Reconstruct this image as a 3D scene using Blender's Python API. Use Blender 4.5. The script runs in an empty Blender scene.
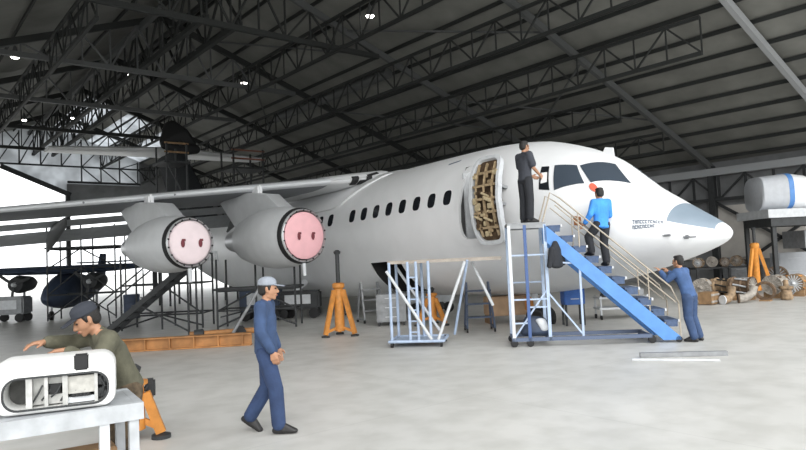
import bpy, bmesh, math, random
from mathutils import Vector, Matrix
random.seed(7)
PI = math.pi
R = math.radians
scene = bpy.context.scene
COL = scene.collection

# ------------------------------------------------------------------ camera
F_PX, CAM_H = 650.0, 1.78
PITCH, ROLL, YAW = R(3.0), R(2.57), R(39.35)
FW = Vector((math.sin(YAW)*math.cos(PITCH), math.cos(YAW)*math.cos(PITCH), math.sin(PITCH)))
RT0 = Vector((math.cos(YAW), -math.sin(YAW), 0)); UP0 = RT0.cross(FW)
RT = RT0*math.cos(ROLL) - UP0*math.sin(ROLL)
UP = UP0*math.cos(ROLL) + RT0*math.sin(ROLL)
EYE = Vector((0, 0, CAM_H))
cd = bpy.data.cameras.new('camera'); cam = bpy.data.objects.new('camera', cd); COL.objects.link(cam)
M4 = Matrix.Identity(4)
for i in range(3):
    M4[i][0] = RT[i]; M4[i][1] = UP[i]; M4[i][2] = -FW[i]; M4[i][3] = EYE[i]
cam.matrix_world = M4
cd.sensor_width = 36; cd.lens = 36*F_PX/806; cd.clip_end = 600; cd.clip_start = .05
scene.camera = cam
CR = Vector((math.cos(YAW), -math.sin(YAW), 0))     # level direction to the right of the view
CN = Vector((math.sin(YAW), math.cos(YAW), 0))      # level direction into the depth
def V(*a): return Vector(a)
def survey(px, py, z=None, d=None):
    """a sight line of the survey: point at height z, or at distance d along the view axis"""
    r = FW + RT*(px-403)/F_PX + UP*(225-py)/F_PX
    t = d if d is not None else (z-CAM_H)/r.z
    return EYE + r*t

# ------------------------------------------------------------------ materials
MATS = {}
def mat(name, color, rough=.6, metal=0, noise=0, nscale=6, bump=0, bscale=60, spec=.5, emit=0, dark=None, detail=4):
    if name in MATS: return MATS[name]
    m = bpy.data.materials.new(name); m.use_nodes = True
    nt = m.node_tree; b = nt.nodes['Principled BSDF']
    b.inputs['Roughness'].default_value = rough; b.inputs['Metallic'].default_value = metal
    b.inputs['Specular IOR Level'].default_value = spec
    c = (*color, 1)
    tc = nt.nodes.new('ShaderNodeTexCoord')
    if noise > 0:
        n = nt.nodes.new('ShaderNodeTexNoise'); n.inputs['Scale'].default_value = nscale; n.inputs['Detail'].default_value = detail
        nt.links.new(tc.outputs['Object'], n.inputs['Vector'])
        rp = nt.nodes.new('ShaderNodeValToRGB')
        rp.color_ramp.elements[0].position = .32; rp.color_ramp.elements[1].position = .68
        d = dark if dark else tuple(v*(1-noise) for v in color)
        rp.color_ramp.elements[0].color = (*d, 1); rp.color_ramp.elements[1].color = c
        nt.links.new(n.outputs['Fac'], rp.inputs['Fac']); nt.links.new(rp.outputs['Color'], b.inputs['Base Color'])
    else:
        b.inputs['Base Color'].default_value = c
    if bump > 0:
        n2 = nt.nodes.new('ShaderNodeTexNoise'); n2.inputs['Scale'].default_value = bscale
        nt.links.new(tc.outputs['Object'], n2.inputs['Vector'])
        bp = nt.nodes.new('ShaderNodeBump'); bp.inputs['Strength'].default_value = bump; bp.inputs['Distance'].default_value = .02
        nt.links.new(n2.outputs['Fac'], bp.inputs['Height']); nt.links.new(bp.outputs['Normal'], b.inputs['Normal'])
    if emit > 0:
        b.inputs['Emission Color'].default_value = c; b.inputs['Emission Strength'].default_value = emit
    MATS[name] = m
    return m

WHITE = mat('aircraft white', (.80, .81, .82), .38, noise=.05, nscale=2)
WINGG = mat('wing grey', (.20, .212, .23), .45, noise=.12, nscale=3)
NACG = mat('nacelle grey', (.60, .615, .63), .45, noise=.1, nscale=3)
RADG = mat('radome slate', (.23, .29, .35), .45, noise=.1, nscale=3)
LIPM = mat('bare metal', (.62, .63, .64), .38, 0.6, noise=.1)
PINK = mat('pink cover', (.86, .48, .51), .75, noise=.08, nscale=5)
PINK2 = mat('lit pink cover', (.84, .71, .73), .75, noise=.08, nscale=5)  # same pink cover, its different lighting put into a paler colour
DKRED = mat('maroon stencil', (.16, .03, .04), .7)
GLASS = mat('cabin glass', (.012, .014, .018), .12)
COCK = mat('windshield glass', (.05, .065, .085), .1)
BLACK = mat('black rubber', (.012, .012, .013), .7)
DARK = mat('dark interior', (.02, .02, .02), .9)
TAN = mat('primer tan', (.42, .31, .18), .7, noise=.45, nscale=14)
BROWN = mat('brown insulation', (.10, .06, .03), .8, noise=.5, nscale=18)
MARK = mat('slate lettering', (.11, .14, .19), .6)
REDM = mat('red placard', (.62, .11, .06), .6)
ORANGE = mat('orange paint', (.62, .25, .045), .5, noise=.3, nscale=9)
ORDK = mat('worn orange paint', (.48, .22, .07), .6, noise=.45, nscale=4)
BLUE = mat('stair blue', (.10, .27, .62), .45, noise=.15, nscale=5)
LBLUE = mat('pale blue paint', (.42, .52, .68), .5, noise=.2, nscale=8)
PALE = mat('pale steel', (.62, .64, .66), .5, noise=.15, nscale=8)
STEEL = mat('grey steel', (.30, .31, .32), .5, .3, noise=.25, nscale=7)
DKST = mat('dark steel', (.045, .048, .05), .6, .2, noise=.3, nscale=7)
RAILT = mat('tan rail paint', (.40, .35, .28), .5)
NAVY = mat('navy paint', (.045, .065, .11), .6, noise=.3, nscale=4)
SKIN = mat('skin', (.42, .22, .13), .55, noise=.1, nscale=20)
HAIR = mat('black hair', (.012, .01, .009), .6, bump=.4, bscale=120)
COVB = mat('blue coverall cloth', (.042, .078, .17), .85, noise=.3, nscale=7, bump=.5, bscale=18)
COVB2 = mat('blue trouser cloth', (.03, .056, .135), .85, noise=.3, nscale=7, bump=.5, bscale=18)
COVL = mat('faded blue coverall cloth', (.06, .12, .27), .85, noise=.3, nscale=7, bump=.5, bscale=18)
BRTB = mat('bright blue cloth', (.06, .31, .88), .8, noise=.25, nscale=7, bump=.5, bscale=18)
DKCL = mat('charcoal cloth', (.022, .024, .03), .85, noise=.3, nscale=8, bump=.5, bscale=18)
SHGR = mat('slate shirt cloth', (.05, .055, .07), .85, noise=.3, nscale=8, bump=.5, bscale=18)
OLIV = mat('olive cloth', (.13, .125, .085), .9, noise=.4, nscale=9, bump=.5, bscale=18)
CAMO = mat('brown patterned cloth', (.14, .10, .06), .9, noise=.75, nscale=16)
CAPG = mat('grey cap cloth', (.30, .33, .38), .85, noise=.2, nscale=12)
CAPD = mat('dark cap cloth', (.03, .034, .045), .85)
SHOE = mat('black leather', (.015, .014, .014), .5)
CARD = mat('rusty engine tan', (.40, .28, .17), .75, noise=.6, nscale=9)
CARD2 = mat('pale engine casing', (.46, .42, .37), .6, noise=.5, nscale=8)
CARD3 = mat('brown engine casing', (.20, .13, .08), .75, noise=.6, nscale=9)
WOOD = mat('timber', (.36, .22, .11), .75, noise=.45, nscale=5)
COWLW = mat('cowl white', (.82, .82, .80), .4, noise=.05, nscale=3)
ALU = mat('worn aluminium', (.55, .55, .53), .45, .35, noise=.3, nscale=15)
TABM = mat('table steel', (.50, .52, .54), .5, .1, noise=.3, nscale=6)
CABG = mat('cabinet grey', (.50, .52, .55), .5, noise=.1)
CRBL = mat('crate blue', (.04, .14, .45), .55, noise=.2)
ROOFM = mat('roof sheet', (.235, .235, .215), .7, noise=.3, nscale=.8)
TRUSS = mat('truss paint', (.020, .022, .021), .7)
TRUSSL = mat('pale truss paint', (.34, .35, .36), .5)
TRUSSM = mat('grey truss paint', (.09, .094, .094), .6)
WALLM = mat('wall sheeting', (.26, .265, .27), .7, noise=.3, nscale=1.2)
WALLP = mat('wall lower panel', (.62, .59, .55), .7, noise=.2, nscale=1.5)
LAMPE = mat('lamp lens', (1, .97, .9), .4, emit=9)

def floor_mat():
    m = bpy.data.materials.new('hangar concrete'); m.use_nodes = True
    nt = m.node_tree; b = nt.nodes['Principled BSDF']
    tc = nt.nodes.new('ShaderNodeTexCoord')
    def noise(s, d, lo, hi, c0, c1):
        n = nt.nodes.new('ShaderNodeTexNoise'); n.inputs['Scale'].default_value = s; n.inputs['Detail'].default_value = d
        nt.links.new(tc.outputs['Object'], n.inputs['Vector'])
        r = nt.nodes.new('ShaderNodeValToRGB'); r.color_ramp.elements[0].position = lo; r.color_ramp.elements[1].position = hi
        r.color_ramp.elements[0].color = (*c0, 1); r.color_ramp.elements[1].color = (*c1, 1)
        nt.links.new(n.outputs['Fac'], r.inputs['Fac']); return r
    a = noise(.35, 6, .3, .7, (.53, .525, .50), (.63, .622, .595))
    c = noise(2.3, 8, .35, .6, (.86, .86, .85), (1, 1, 1))
    x = nt.nodes.new('ShaderNodeMix'); x.data_type = 'RGBA'; x.blend_type = 'MULTIPLY'; x.inputs[0].default_value = 1
    nt.links.new(a.outputs['Color'], x.inputs[6]); nt.links.new(c.outputs['Color'], x.inputs[7])
    # slab joints every 6 m
    br = nt.nodes.new('ShaderNodeTexBrick'); br.offset = 0
    br.inputs['Scale'].default_value = 1; br.inputs['Brick Width'].default_value = 6; br.inputs['Row Height'].default_value = 6
    br.inputs['Mortar Size'].default_value = .015
    br.inputs['Color1'].default_value = br.inputs['Color2'].default_value = (1, 1, 1, 1); br.inputs['Mortar'].default_value = (.93, .93, .93, 1)
    nt.links.new(tc.outputs['Object'], br.inputs['Vector'])
    y = nt.nodes.new('ShaderNodeMix'); y.data_type = 'RGBA'; y.blend_type = 'MULTIPLY'; y.inputs[0].default_value = 1
    nt.links.new(x.outputs[2], y.inputs[6]); nt.links.new(br.outputs['Color'], y.inputs[7])
    nt.links.new(y.outputs[2], b.inputs['Base Color'])
    b.inputs['Roughness'].default_value = .42; b.inputs['Specular IOR Level'].default_value = .35
    return m
FLOORM = floor_mat()

# ------------------------------------------------------------------ mesh helpers
class MB:
    def __init__(s): s.bm = bmesh.new(); s.mi = 0
    def _f(s, vs):
        try:
            f = s.bm.faces.new(vs); f.material_index = s.mi; return f
        except ValueError: return None
    def frame(s, d, up=Vector((0, 0, 1))):
        d = d.normalized()
        if abs(d.dot(up)) > .98: up = Vector((0, 1, 0))
        x = d.cross(up).normalized(); return x, x.cross(d).normalized()
    def bar(s, p, q, w, h=None, up=Vector((0, 0, 1))):
        """square section bar from p to q, w across, h along up"""
        h = h or w; p = Vector(p); q = Vector(q); x, y = s.frame(q-p, up)
        c = []
        for o in (p, q):
            c.append([s.bm.verts.new(o + x*(sx*w/2) + y*(sy*h/2)) for sx, sy in ((-1, -1), (1, -1), (1, 1), (-1, 1))])
        for i in range(4): s._f((c[0][i], c[0][(i+1) % 4], c[1][(i+1) % 4], c[1][i]))
        s._f(c[0][::-1]); s._f(c[1]); return s
    def box(s, c, size, rot=0, bevel=0):
        c = Vector(c); hx, hy, hz = [v/2 for v in size]; m = Matrix.Rotation(rot, 3, 'Z')
        if bevel:
            t = bmesh.new(); bmesh.ops.create_cube(t, size=1)
            bmesh.ops.scale(t, vec=size, verts=t.verts); bmesh.ops.bevel(t, geom=t.edges[:], offset=bevel, segments=2, affect='EDGES')
            mp = {v: s.bm.verts.new(c + m @ v.co) for v in t.verts}
            for f in t.faces: s._f([mp[v] for v in f.verts])
            t.free(); return s
        v = [s.bm.verts.new(c + m @ Vector((x*hx, y*hy, z*hz))) for z in (-1, 1) for x, y in ((-1, -1), (1, -1), (1, 1), (-1, 1))]
        s._f(v[3::-1]); s._f(v[4:])
        for i in range(4): s._f((v[i], v[(i+1) % 4], v[4+(i+1) % 4], v[4+i]))
        return s
    def tube(s, pts, r, n=8, cap=True):
        """round tube along points, r a number or list"""
        pts = [Vector(p) for p in pts]; k = len(pts); rs = r if isinstance(r, (list, tuple)) else [r]*k
        rings = []
        for i, p in enumerate(pts):
            d = (pts[min(i+1, k-1)] - pts[max(i-1, 0)]); x, y = s.frame(d)
            rings.append([s.bm.verts.new(p + (x*math.cos(2*PI*j/n) + y*math.sin(2*PI*j/n))*rs[i]) for j in range(n)])
        s.skin(rings, True, cap); return s
    def skin(s, rings, closed=True, cap=True):
        n = len(rings[0])
        for a, b in zip(rings, rings[1:]):
            for j in range(n if closed else n-1):
                s._f((a[j], a[(j+1) % n], b[(j+1) % n], b[j]))
        if cap: s._f(rings[0][::-1]); s._f(rings[-1])
    def loft(s, sections, cap=True):
        s.skin([[s.bm.verts.new(Vector(p)) for p in sec] for sec in sections], True, cap); return s
    def lathe(s, o, axis, prof, n=24, cap=True):
        """prof: list of (distance along axis, radius)"""
        o = Vector(o); axis = Vector(axis).normalized(); x, y = s.frame(axis)
        s.skin([[s.bm.verts.new(o + axis*t + (x*math.cos(2*PI*j/n) + y*math.sin(2*PI*j/n))*max(r, .0005)) for j in range(n)] for t, r in prof], True, cap)
        return s
    def prism(s, poly, off):
        a = [s.bm.verts.new(Vector(p)) for p in poly]; b = [s.bm.verts.new(Vector(p)+Vector(off)) for p in poly]
        s._f(a[::-1]); s._f(b)
        for i in range(len(a)): s._f((a[i], a[(i+1) % len(a)], b[(i+1) % len(a)], b[i]))
        return s
    def ell(s, c, rad, rot=None, nu=12, nv=8):
        s.hull([(c, rad, rot)], nu, nv); return s
    def hull(s, items, nu=12, nv=8):
        """convex hull of ellipsoids: (centre, radius or (rx,ry,rz), 3x3 rotation or None)"""
        t = bmesh.new()
        for it in items:
            c, rad = Vector(it[0]), it[1]; rot = it[2] if len(it) > 2 else None
            rad = (rad,)*3 if isinstance(rad, (int, float)) else rad
            for i in range(nv+1):
                th = PI*i/nv
                for j in range(nu if 0 < i < nv else 1):
                    ph = 2*PI*j/nu
                    p = Vector((rad[0]*math.sin(th)*math.cos(ph), rad[1]*math.sin(th)*math.sin(ph), rad[2]*math.cos(th)))
                    t.verts.new(c + (rot @ p if rot else p))
        r = bmesh.ops.convex_hull(t, input=t.verts[:])
        junk = [g for g in set(r['geom_interior'] + r['geom_unused']) if isinstance(g, bmesh.types.BMVert)]
        bmesh.ops.delete(t, geom=junk, context='VERTS')
        mp = {v: s.bm.verts.new(v.co) for v in t.verts}
        for f in t.faces: s._f([mp[v] for v in f.verts])
        t.free(); return s
    def mesh(s, name, mats, smooth=None):
        bmesh.ops.recalc_face_normals(s.bm, faces=s.bm.faces)
        me = bpy.data.meshes.new(name); s.bm.to_mesh(me); s.bm.free()
        for m in (mats if isinstance(mats, (list, tuple)) else [mats]): me.materials.append(m)
        if smooth is not None:
            me.polygons.foreach_set('use_smooth', [True]*len(me.polygons))
            try: me.set_sharp_from_angle(angle=R(smooth))
            except Exception: pass
        return me
    def build(s, name, mats, parent=None, smooth=None, label=None):
        o = bpy.data.objects.new(name, s.mesh(name, mats, smooth)); COL.objects.link(o)
        if parent: o.parent = parent
        if label: o['label'] = label
        return o

def remesh_later(b):
    bmesh.ops.recalc_face_normals(b.bm, faces=b.bm.faces)
    me = bpy.data.meshes.new('tmp'); b.bm.to_mesh(me); b.bm.free(); o = bpy.data.objects.new('tmp', me); COL.objects.link(o)
    m = o.modifiers.new('r', 'REMESH'); m.mode = 'VOXEL'; m.voxel_size = .06
    dg = bpy.context.evaluated_depsgraph_get(); dg.update()
    r_ = bpy.data.meshes.new_from_object(o.evaluated_get(dg)); bpy.data.objects.remove(o); r_.name = 'tarpaulin'; r_.materials.clear(); r_.materials.append(BLACK)
    return r_
def tag(o, label=None, cat=None, group=None, kind=None):
    if label: o['label'] = label
    if cat: o['category'] = cat
    if group: o['group'] = group
    if kind: o['kind'] = kind
    return o
def thing(name, label, cat, loc=(0, 0, 0), rz=0, group=None):
    o = bpy.data.objects.new(name, None); COL.objects.link(o)
    o.location = loc; o.rotation_euler = (0, 0, rz); o.empty_display_size = .2
    return tag(o, label, cat, group)
def yaw_of(d): return math.atan2(-d[0], d[1])
def dup(root, loc, rz=None, label=None):
    r = root.copy(); COL.objects.link(r); r.location = loc
    if rz is not None: r.rotation_euler = (0, 0, rz)
    if label: r['label'] = label
    for ch in list(root.children):
        c = ch.copy(); COL.objects.link(c); c.parent = r
        for g in ch.children:
            d = g.copy(); COL.objects.link(d); d.parent = c
    return r
def lerp(x, xs, ys):
    if x <= xs[0]: return ys[0]
    for a, b, c, d in zip(xs, xs[1:], ys, ys[1:]):
        if x <= b: return c + (d-c)*(x-a)/(b-a)
    return ys[-1]
def smooth_lerp(x, xs, ys):
    """monotone cubic through the points"""
    n = len(xs)
    if x <= xs[0]: return ys[0]
    if x >= xs[-1]: return ys[-1]
    dl = [(ys[i+1]-ys[i])/(xs[i+1]-xs[i]) for i in range(n-1)]
    m = [dl[0]] + [0 if dl[i-1]*dl[i] <= 0 else 2*dl[i-1]*dl[i]/(dl[i-1]+dl[i]) for i in range(1, n-1)] + [dl[-1]]
    for i in range(n-1):
        if x <= xs[i+1]:
            h = xs[i+1]-xs[i]; t = (x-xs[i])/h
            return (2*t**3-3*t*t+1)*ys[i] + (t**3-2*t*t+t)*h*m[i] + (-2*t**3+3*t*t)*ys[i+1] + (t**3-t*t)*h*m[i+1]

# ------------------------------------------------------------------ hangar shell
XE, ZE, TAN_ = 31.0, 5.7, .36            # right eave and roof slope
RIDGE_X = 10.0; XL = 2*RIDGE_X - XE
RIDGE_Z = ZE + TAN_*(XE-RIDGE_X)
Y0R, Y1R = 3.2, 56.0
def roof_z(x): return RIDGE_Z - TAN_*abs(x-RIDGE_X)

b = MB(); b.box((10, 22, -.15), (90, 130, .3))
tag(b.build('floor', FLOORM), 'pale grey concrete hangar floor', kind='structure')
b = MB(); b.box((40, 200, -.35), (900, 700, .1))
tag(b.build('ground', mat('apron', (.55, .55, .53), .8, noise=.1, nscale=.2)), 'pale apron outside the hangar', kind='structure')

b = MB()
sec = [(XE+.6, roof_z(XE+.6)), (RIDGE_X, RIDGE_Z), (XL-.6, roof_z(XL-.6)), (XL-.6, roof_z(XL-.6)+.12), (RIDGE_X, RIDGE_Z+.12), (XE+.6, roof_z(XE+.6)+.12)]
b.prism([(x, Y0R, z) for x, z in sec], (0, 44-Y0R, 0))
def strip(xa, xb, ya, yb): b.prism([(xa, ya, roof_z(xa)), (xb, ya, roof_z(xb)), (xb, ya, roof_z(xb)+.12), (xa, ya, roof_z(xa)+.12)], (0, yb-ya, 0))
strip(XL-.6, RIDGE_X, 44, Y1R); strip(RIDGE_X, 10.7, 44, Y1R); strip(12.3, 13.1, 44, Y1R); strip(14.7, 15.5, 44, Y1R); strip(17.1, XE+.6, 44, Y1R)
for xa in (10.7, 13.1, 15.5): strip(xa, xa+1.6, 55, Y1R)
tag(b.build('ceiling', ROOFM), 'grey sheet roof of the hangar', kind='structure')

def struct(b, name, m, label): return tag(b.build(name, m), label, kind='structure')

# purlins: long bars under the sheet
n_t = 0
for i in range(17):
    x = XE - .6 - i*1.21
    if x < RIDGE_X+.3: break
    b = MB(); b.bar((x, Y0R+.1, roof_z(x)-.09), (x, Y1R-.1, roof_z(x)-.09), .06, .14)
    struct(b, 'purlin', TRUSS, 'dark roof purlin')
for i in range(1, 8):
    x = RIDGE_X - i*1.9
    b = MB(); b.bar((x, Y0R+.1, roof_z(x)-.09), (x, Y1R-.1, roof_z(x)-.09), .06, .14)
    struct(b, 'purlin', TRUSS, 'dark roof purlin')
# rafters
RAFT = [8.65, 14.35, 21.4, 28.4, 35.4, 42.4, 49.4]
for k, y in enumerate(RAFT):
    b = MB()
    for side in (1, -1):
        xe = XE if side == 1 else XL
        b.bar((RIDGE_X, y, RIDGE_Z-.34), (xe, y, roof_z(xe)-.34), .17 if k < 2 else .14, .26)
    struct(b, 'rafter', TRUSSL if k == 0 else (TRUSSM if k < 3 else TRUSS), 'sloping roof rafter')
    if k >= 2:                               # tied trusses further in
        b = MB(); zb = RIDGE_Z-2.9
        xa = RIDGE_X-6.6; xb = RIDGE_X+6.6
        b.bar((xa, y, zb), (xb, y, zb), .16, .2)
        for j in range(12):
            u = xa + (xb-xa)*j/12; w = xa + (xb-xa)*(j+1)/12
            zu, zw = roof_z(u)-.45, roof_z(w)-.45
            if j % 2 == 0: b.bar((u, y, zb), (w, y, zw), .07)
            else: b.bar((u, y, zu), (w, y, zb), .07)
            if 0 < j: b.bar((u, y, zb), (u, y, zu), .06)
        struct(b, 'tie_truss', TRUSSM if k in (3, 4) else TRUSS, 'horizontal tie truss under the rafters')
# lattice girders along the roof
def lattice(x, y0, y1, depth, m, w=.09, step=1.15, pair=0.):
    b = MB(); zt = roof_z(x)-.55; zb = zt-depth
    for dx in ([-pair/2, pair/2] if pair else [0]):
        b.bar((x+dx, y0, zt), (x+dx, y1, zt), w*1.2); b.bar((x+dx, y0, zb), (x+dx, y1, zb), w*1.3)
        n = int((y1-y0)/step)
        for j in range(n):
            u = y0 + (y1-y0)*j/n; v = y0 + (y1-y0)*(j+1)/n
            b.bar((x+dx, u, zb), (x+dx, u, zt), w*.5)
            if j % 2: b.bar((x+dx, u, zt), (x+dx, v, zb), w*.6)
            else: b.bar((x+dx, u, zb), (x+dx, v, zt), w*.6)
    struct(b, 'lattice_girder', m, 'lattice girder running along the roof')
lattice(20.3, 9.5, Y1R, 1.15, TRUSS)
lattice(17.2, 9.5, Y1R, 1.15, TRUSS)
lattice(23.4, 14.4, Y1R, .95, TRUSS)
lattice(26.6, 14.4, Y1R, .8, TRUSS)
lattice(14.0, 14.4, Y1R, 1.3, TRUSS)
lattice(RIDGE_X, 22, Y1R, 1.9, TRUSS, .14, 1.6, pair=1.3)
lattice(5.5, 21.4, Y1R, 1.3, TRUSS)
b = MB(); b.bar((RIDGE_X-.9, 26, RIDGE_Z-.9), (RIDGE_X-.9, 55, RIDGE_Z-.9), .18, .28); struct(b, 'ridge_beam', TRUSSM, 'long ridge beam')
b = MB(); b.tube([(18, 22.5, 10.15), (18, 33, 10.15)], .24, 12)
for y in (23.5, 32): b.bar((18, y, 10.3), (18, y, roof_z(18)), .06)
struct(b, 'roof_duct', TRUSSM, 'grey round duct hanging under the roof')
# diagonal wind braces in the roof plane
for (xa, ya, xb, yb) in ((26, 14.4, 21, 21.4), (21, 14.4, 26, 21.4), (19, 14.4, 15, 21.4), (24, 21.4, 19, 28.4), (17, 21.4, 12, 28.4), (14, 28.4, 19, 35.4), (12, 35.4, 16, 42.4)):
    b = MB(); b.bar((xa, ya, roof_z(xa)-.28), (xb, yb, roof_z(xb)-.28), .07); struct(b, 'wind_brace', TRUSSM, 'diagonal roof brace')

# right wall with eave girder, columns and a pale lower panel
b = MB(); b.box((XE+.1, (Y0R+Y1R)/2, ZE/2), (.2, Y1R-Y0R, ZE))
struct(b, 'wall_right', WALLM, 'grey sheeted right wall')
b = MB()
b.box((XL-.1, (Y0R+Y1R)/2, ZE-.5), (.2, Y1R-Y0R, 1.0))  # unseen side wall, cut to a strip so daylight enters below
struct(b, 'wall_left', WALLM, 'unseen grey fascia, left side opened for daylight')
b = MB(); b.bar((XE-.35, Y0R, 5.2), (XE-.35, Y1R, 5.2), .3, .34); struct(b, 'eave_beam', TRUSSL, 'pale eave beam')
b = MB()
zt, zb = 5.0, 3.9
b.bar((XE-.35, Y0R, zb), (XE-.35, Y1R, zb), .14)
n = 44
for j in range(n):
    u = Y0R + (Y1R-Y0R)*j/n; v = Y0R + (Y1R-Y0R)*(j+1)/n
    b.bar((XE-.35, u, zb), (XE-.35, u, zt), .09)
    b.bar((XE-.35, u, zb if j % 2 else zt), (XE-.35, v, zt if j % 2 else zb), .08)
struct(b, 'eave_girder', DKST, 'lattice girder under the right eave')
b = MB()
for j in range(10):
    y = 5.5 + j*4.9
    b.box((XE-.06, y+2.2, 2.35), (.1, 4.0, 2.5))
struct(b, 'trim_1', WALLP, 'pale panels of the right wall')
for j, y in enumerate([8.65, 14.35, 21.4, 28.4, 35.4, 42.4, 49.4]):
    b = MB(); b.box((XE-.3, y, ZE/2-.1), (.28, .28, ZE-.2)); struct(b, 'column', DKST, 'steel wall column')
b = MB(); b.bar((XE-.25, 8.7, 3.8), (XE-.25, 14.3, .2), .12); b.bar((XE-.25, 8.7, .2), (XE-.25, 14.3, 3.8), .12)
struct(b, 'wall_brace', DKST, 'cross brace on the right wall')

# far gable wall with a tall door slot on the left and open doors below
GY = 54.5
b = MB()
b.prism([(11.6, GY, 6.9), (16.6, GY, 6.9), (16.6, GY, 4.6), (XE, GY, 4.6), (XE, GY, ZE), (17.0, GY, roof_z(17.0)), (17.0, GY, 8.7), (11.6, GY, 8.7)], (0, .2, 0))
b.prism([(-2, GY, 9.8), (4.6, GY, 9.8), (4.6, GY, roof_z(4.6)), (-2, GY, roof_z(-2))], (0, .2, 0))
struct(b, 'wall_far', WALLM, 'far gable wall above the open doors')
def translucent(name, col):
    m = bpy.data.materials.new(name); m.use_nodes = True; nt = m.node_tree
    nt.nodes.remove(nt.nodes['Principled BSDF'])
    t1 = nt.nodes.new('ShaderNodeBsdfTranslucent'); d1 = nt.nodes.new('ShaderNodeBsdfDiffuse'); mx = nt.nodes.new('ShaderNodeMixShader')
    n = nt.nodes.new('ShaderNodeTexNoise'); n.inputs['Scale'].default_value = .9
    tc = nt.nodes.new('ShaderNodeTexCoord'); nt.links.new(tc.outputs['Object'], n.inputs['Vector'])
    rp = nt.nodes.new('ShaderNodeValToRGB'); rp.color_ramp.elements[0].color = (*[c*.7 for c in col], 1); rp.color_ramp.elements[1].color = (*col, 1)
    rp.color_ramp.elements[0].position = .35; rp.color_ramp.elements[1].position = .65
    nt.links.new(n.outputs['Fac'], rp.inputs['Fac']); nt.links.new(rp.outputs['Color'], t1.inputs['Color'])
    d1.inputs['Color'].default_value = (.3, .3, .3, 1); mx.inputs[0].default_value = .2
    nt.links.new(t1.outputs[0], mx.inputs[1]); nt.links.new(d1.outputs[0], mx.inputs[2]); nt.links.new(mx.outputs[0], nt.nodes['Material Output'].inputs['Surface'])
    return m
SKYL = translucent('weathered translucent sheet', (.70, .72, .74))
b = MB(); b.prism([(4.6, GY, 9.8), (7.2, GY, 9.9), (11.6, GY, 7.9), (11.6, GY, 8.7), (17, GY, 8.7), (17, GY, roof_z(17)-.02), (RIDGE_X, GY, RIDGE_Z-.02), (4.6, GY, roof_z(4.6)-.02)], (0, .03, 0))
struct(b, 'window_1', SKYL, 'translucent sheets in the far gable')
for k, x in enumerate((11.5, 13.9, 16.3)):  # skylight sheets added so the far roof end looks lit
    b = MB()
    b.prism([(x-.8, 44, roof_z(x-.8)-.02), (x+.8, 44, roof_z(x+.8)-.02), (x+.8, 55, roof_z(x+.8)-.02), (x-.8, 55, roof_z(x-.8)-.02)], (0, 0, .16))
    SK_CUT = b; struct(b, 'window_%d' % (k+2), SKYL, 'translucent roof sheet added to lighten the far roof end')
b = MB(); y_ = GY-.25
b.bar((5, y_, 10.0), (17, y_, 10.0), .12); b.bar((7.2, y_, 9.8), (11.8, y_, 7.8), .2, .34); b.bar((11.6, y_, 8.8), (17, y_, 8.8), .16)
for k in range(9):
    x = 5.6+1.4*k; b.bar((x, y_, 8.8 if x > 11.6 else 10), (x, y_, roof_z(x)-.2), .09); b.bar((x, y_, 10), (x+1.4, y_, roof_z(x+1.4)-.3), .08)
    if x > 11.6: b.bar((x, y_, 10), (x+1.4, y_, 8.8), .08)
struct(b, 'gable_frame', DKST, 'lattice frame of the far gable')
b = MB(); b.box((28.6, GY+.1, 2.3), (4.8, .2, 4.6)); struct(b, 'door_1', WALLM, 'closed leaf of the far hangar door')
b = MB()
for x in (11.6, 18, 24.6): b.box((x, GY-.2, 2.3 if x > 12 else 4), (.3, .3, 4.6 if x > 12 else 8))
struct(b, 'trim_2', DKST, 'posts of the far hangar door')

# roof lamps
lamp = None
for k, (px, py) in enumerate([(15, 57), (128, 75), (244, 83), (73, 118), (24, 120), (370, 16)]):
    r = FW + RT*(px-403)/F_PX + UP*(225-py)/F_PX
    t = (ZE + TAN_*XE - .9 - EYE.z - TAN_*EYE.x)/(r.z + TAN_*r.x)
    p = EYE + r*t
    if p.x < RIDGE_X-.2:
        t = (RIDGE_Z - TAN_*RIDGE_X - .9 - EYE.z + TAN_*EYE.x)/(r.z - TAN_*r.x); p = EYE + r*t
    lab = ['small lit roof lamp at far left near the eave side', 'small lit roof lamp beside the ridge girder', 'small lit roof lamp right of the tail fin top',
           'small lit roof lamp above the left tip of the tailplane', 'small lit roof lamp nearest the bright gable opening', 'small lit roof lamp topmost above the fuselage'][k]
    if lamp is None:
        lamp = thing('roof_lamp', lab, 'lamp', p, 0, 'lit roof lamps')
        q = MB(); q.lathe((0, 0, 0), (0, 0, 1), [(.0, .17), (.1, .15), (.3, .08), (.42, .05)], 16); q.bar((0, 0, .4), (0, 0, .95), .03); q.build('housing', TRUSSM, lamp, 40)
        q = MB(); q.lathe((0, 0, -.05), (0, 0, 1), [(0, .12), (.05, .16)], 16); q.build('lens', LAMPE, lamp, 40)
    else: dup(lamp, p, None, lab)

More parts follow.
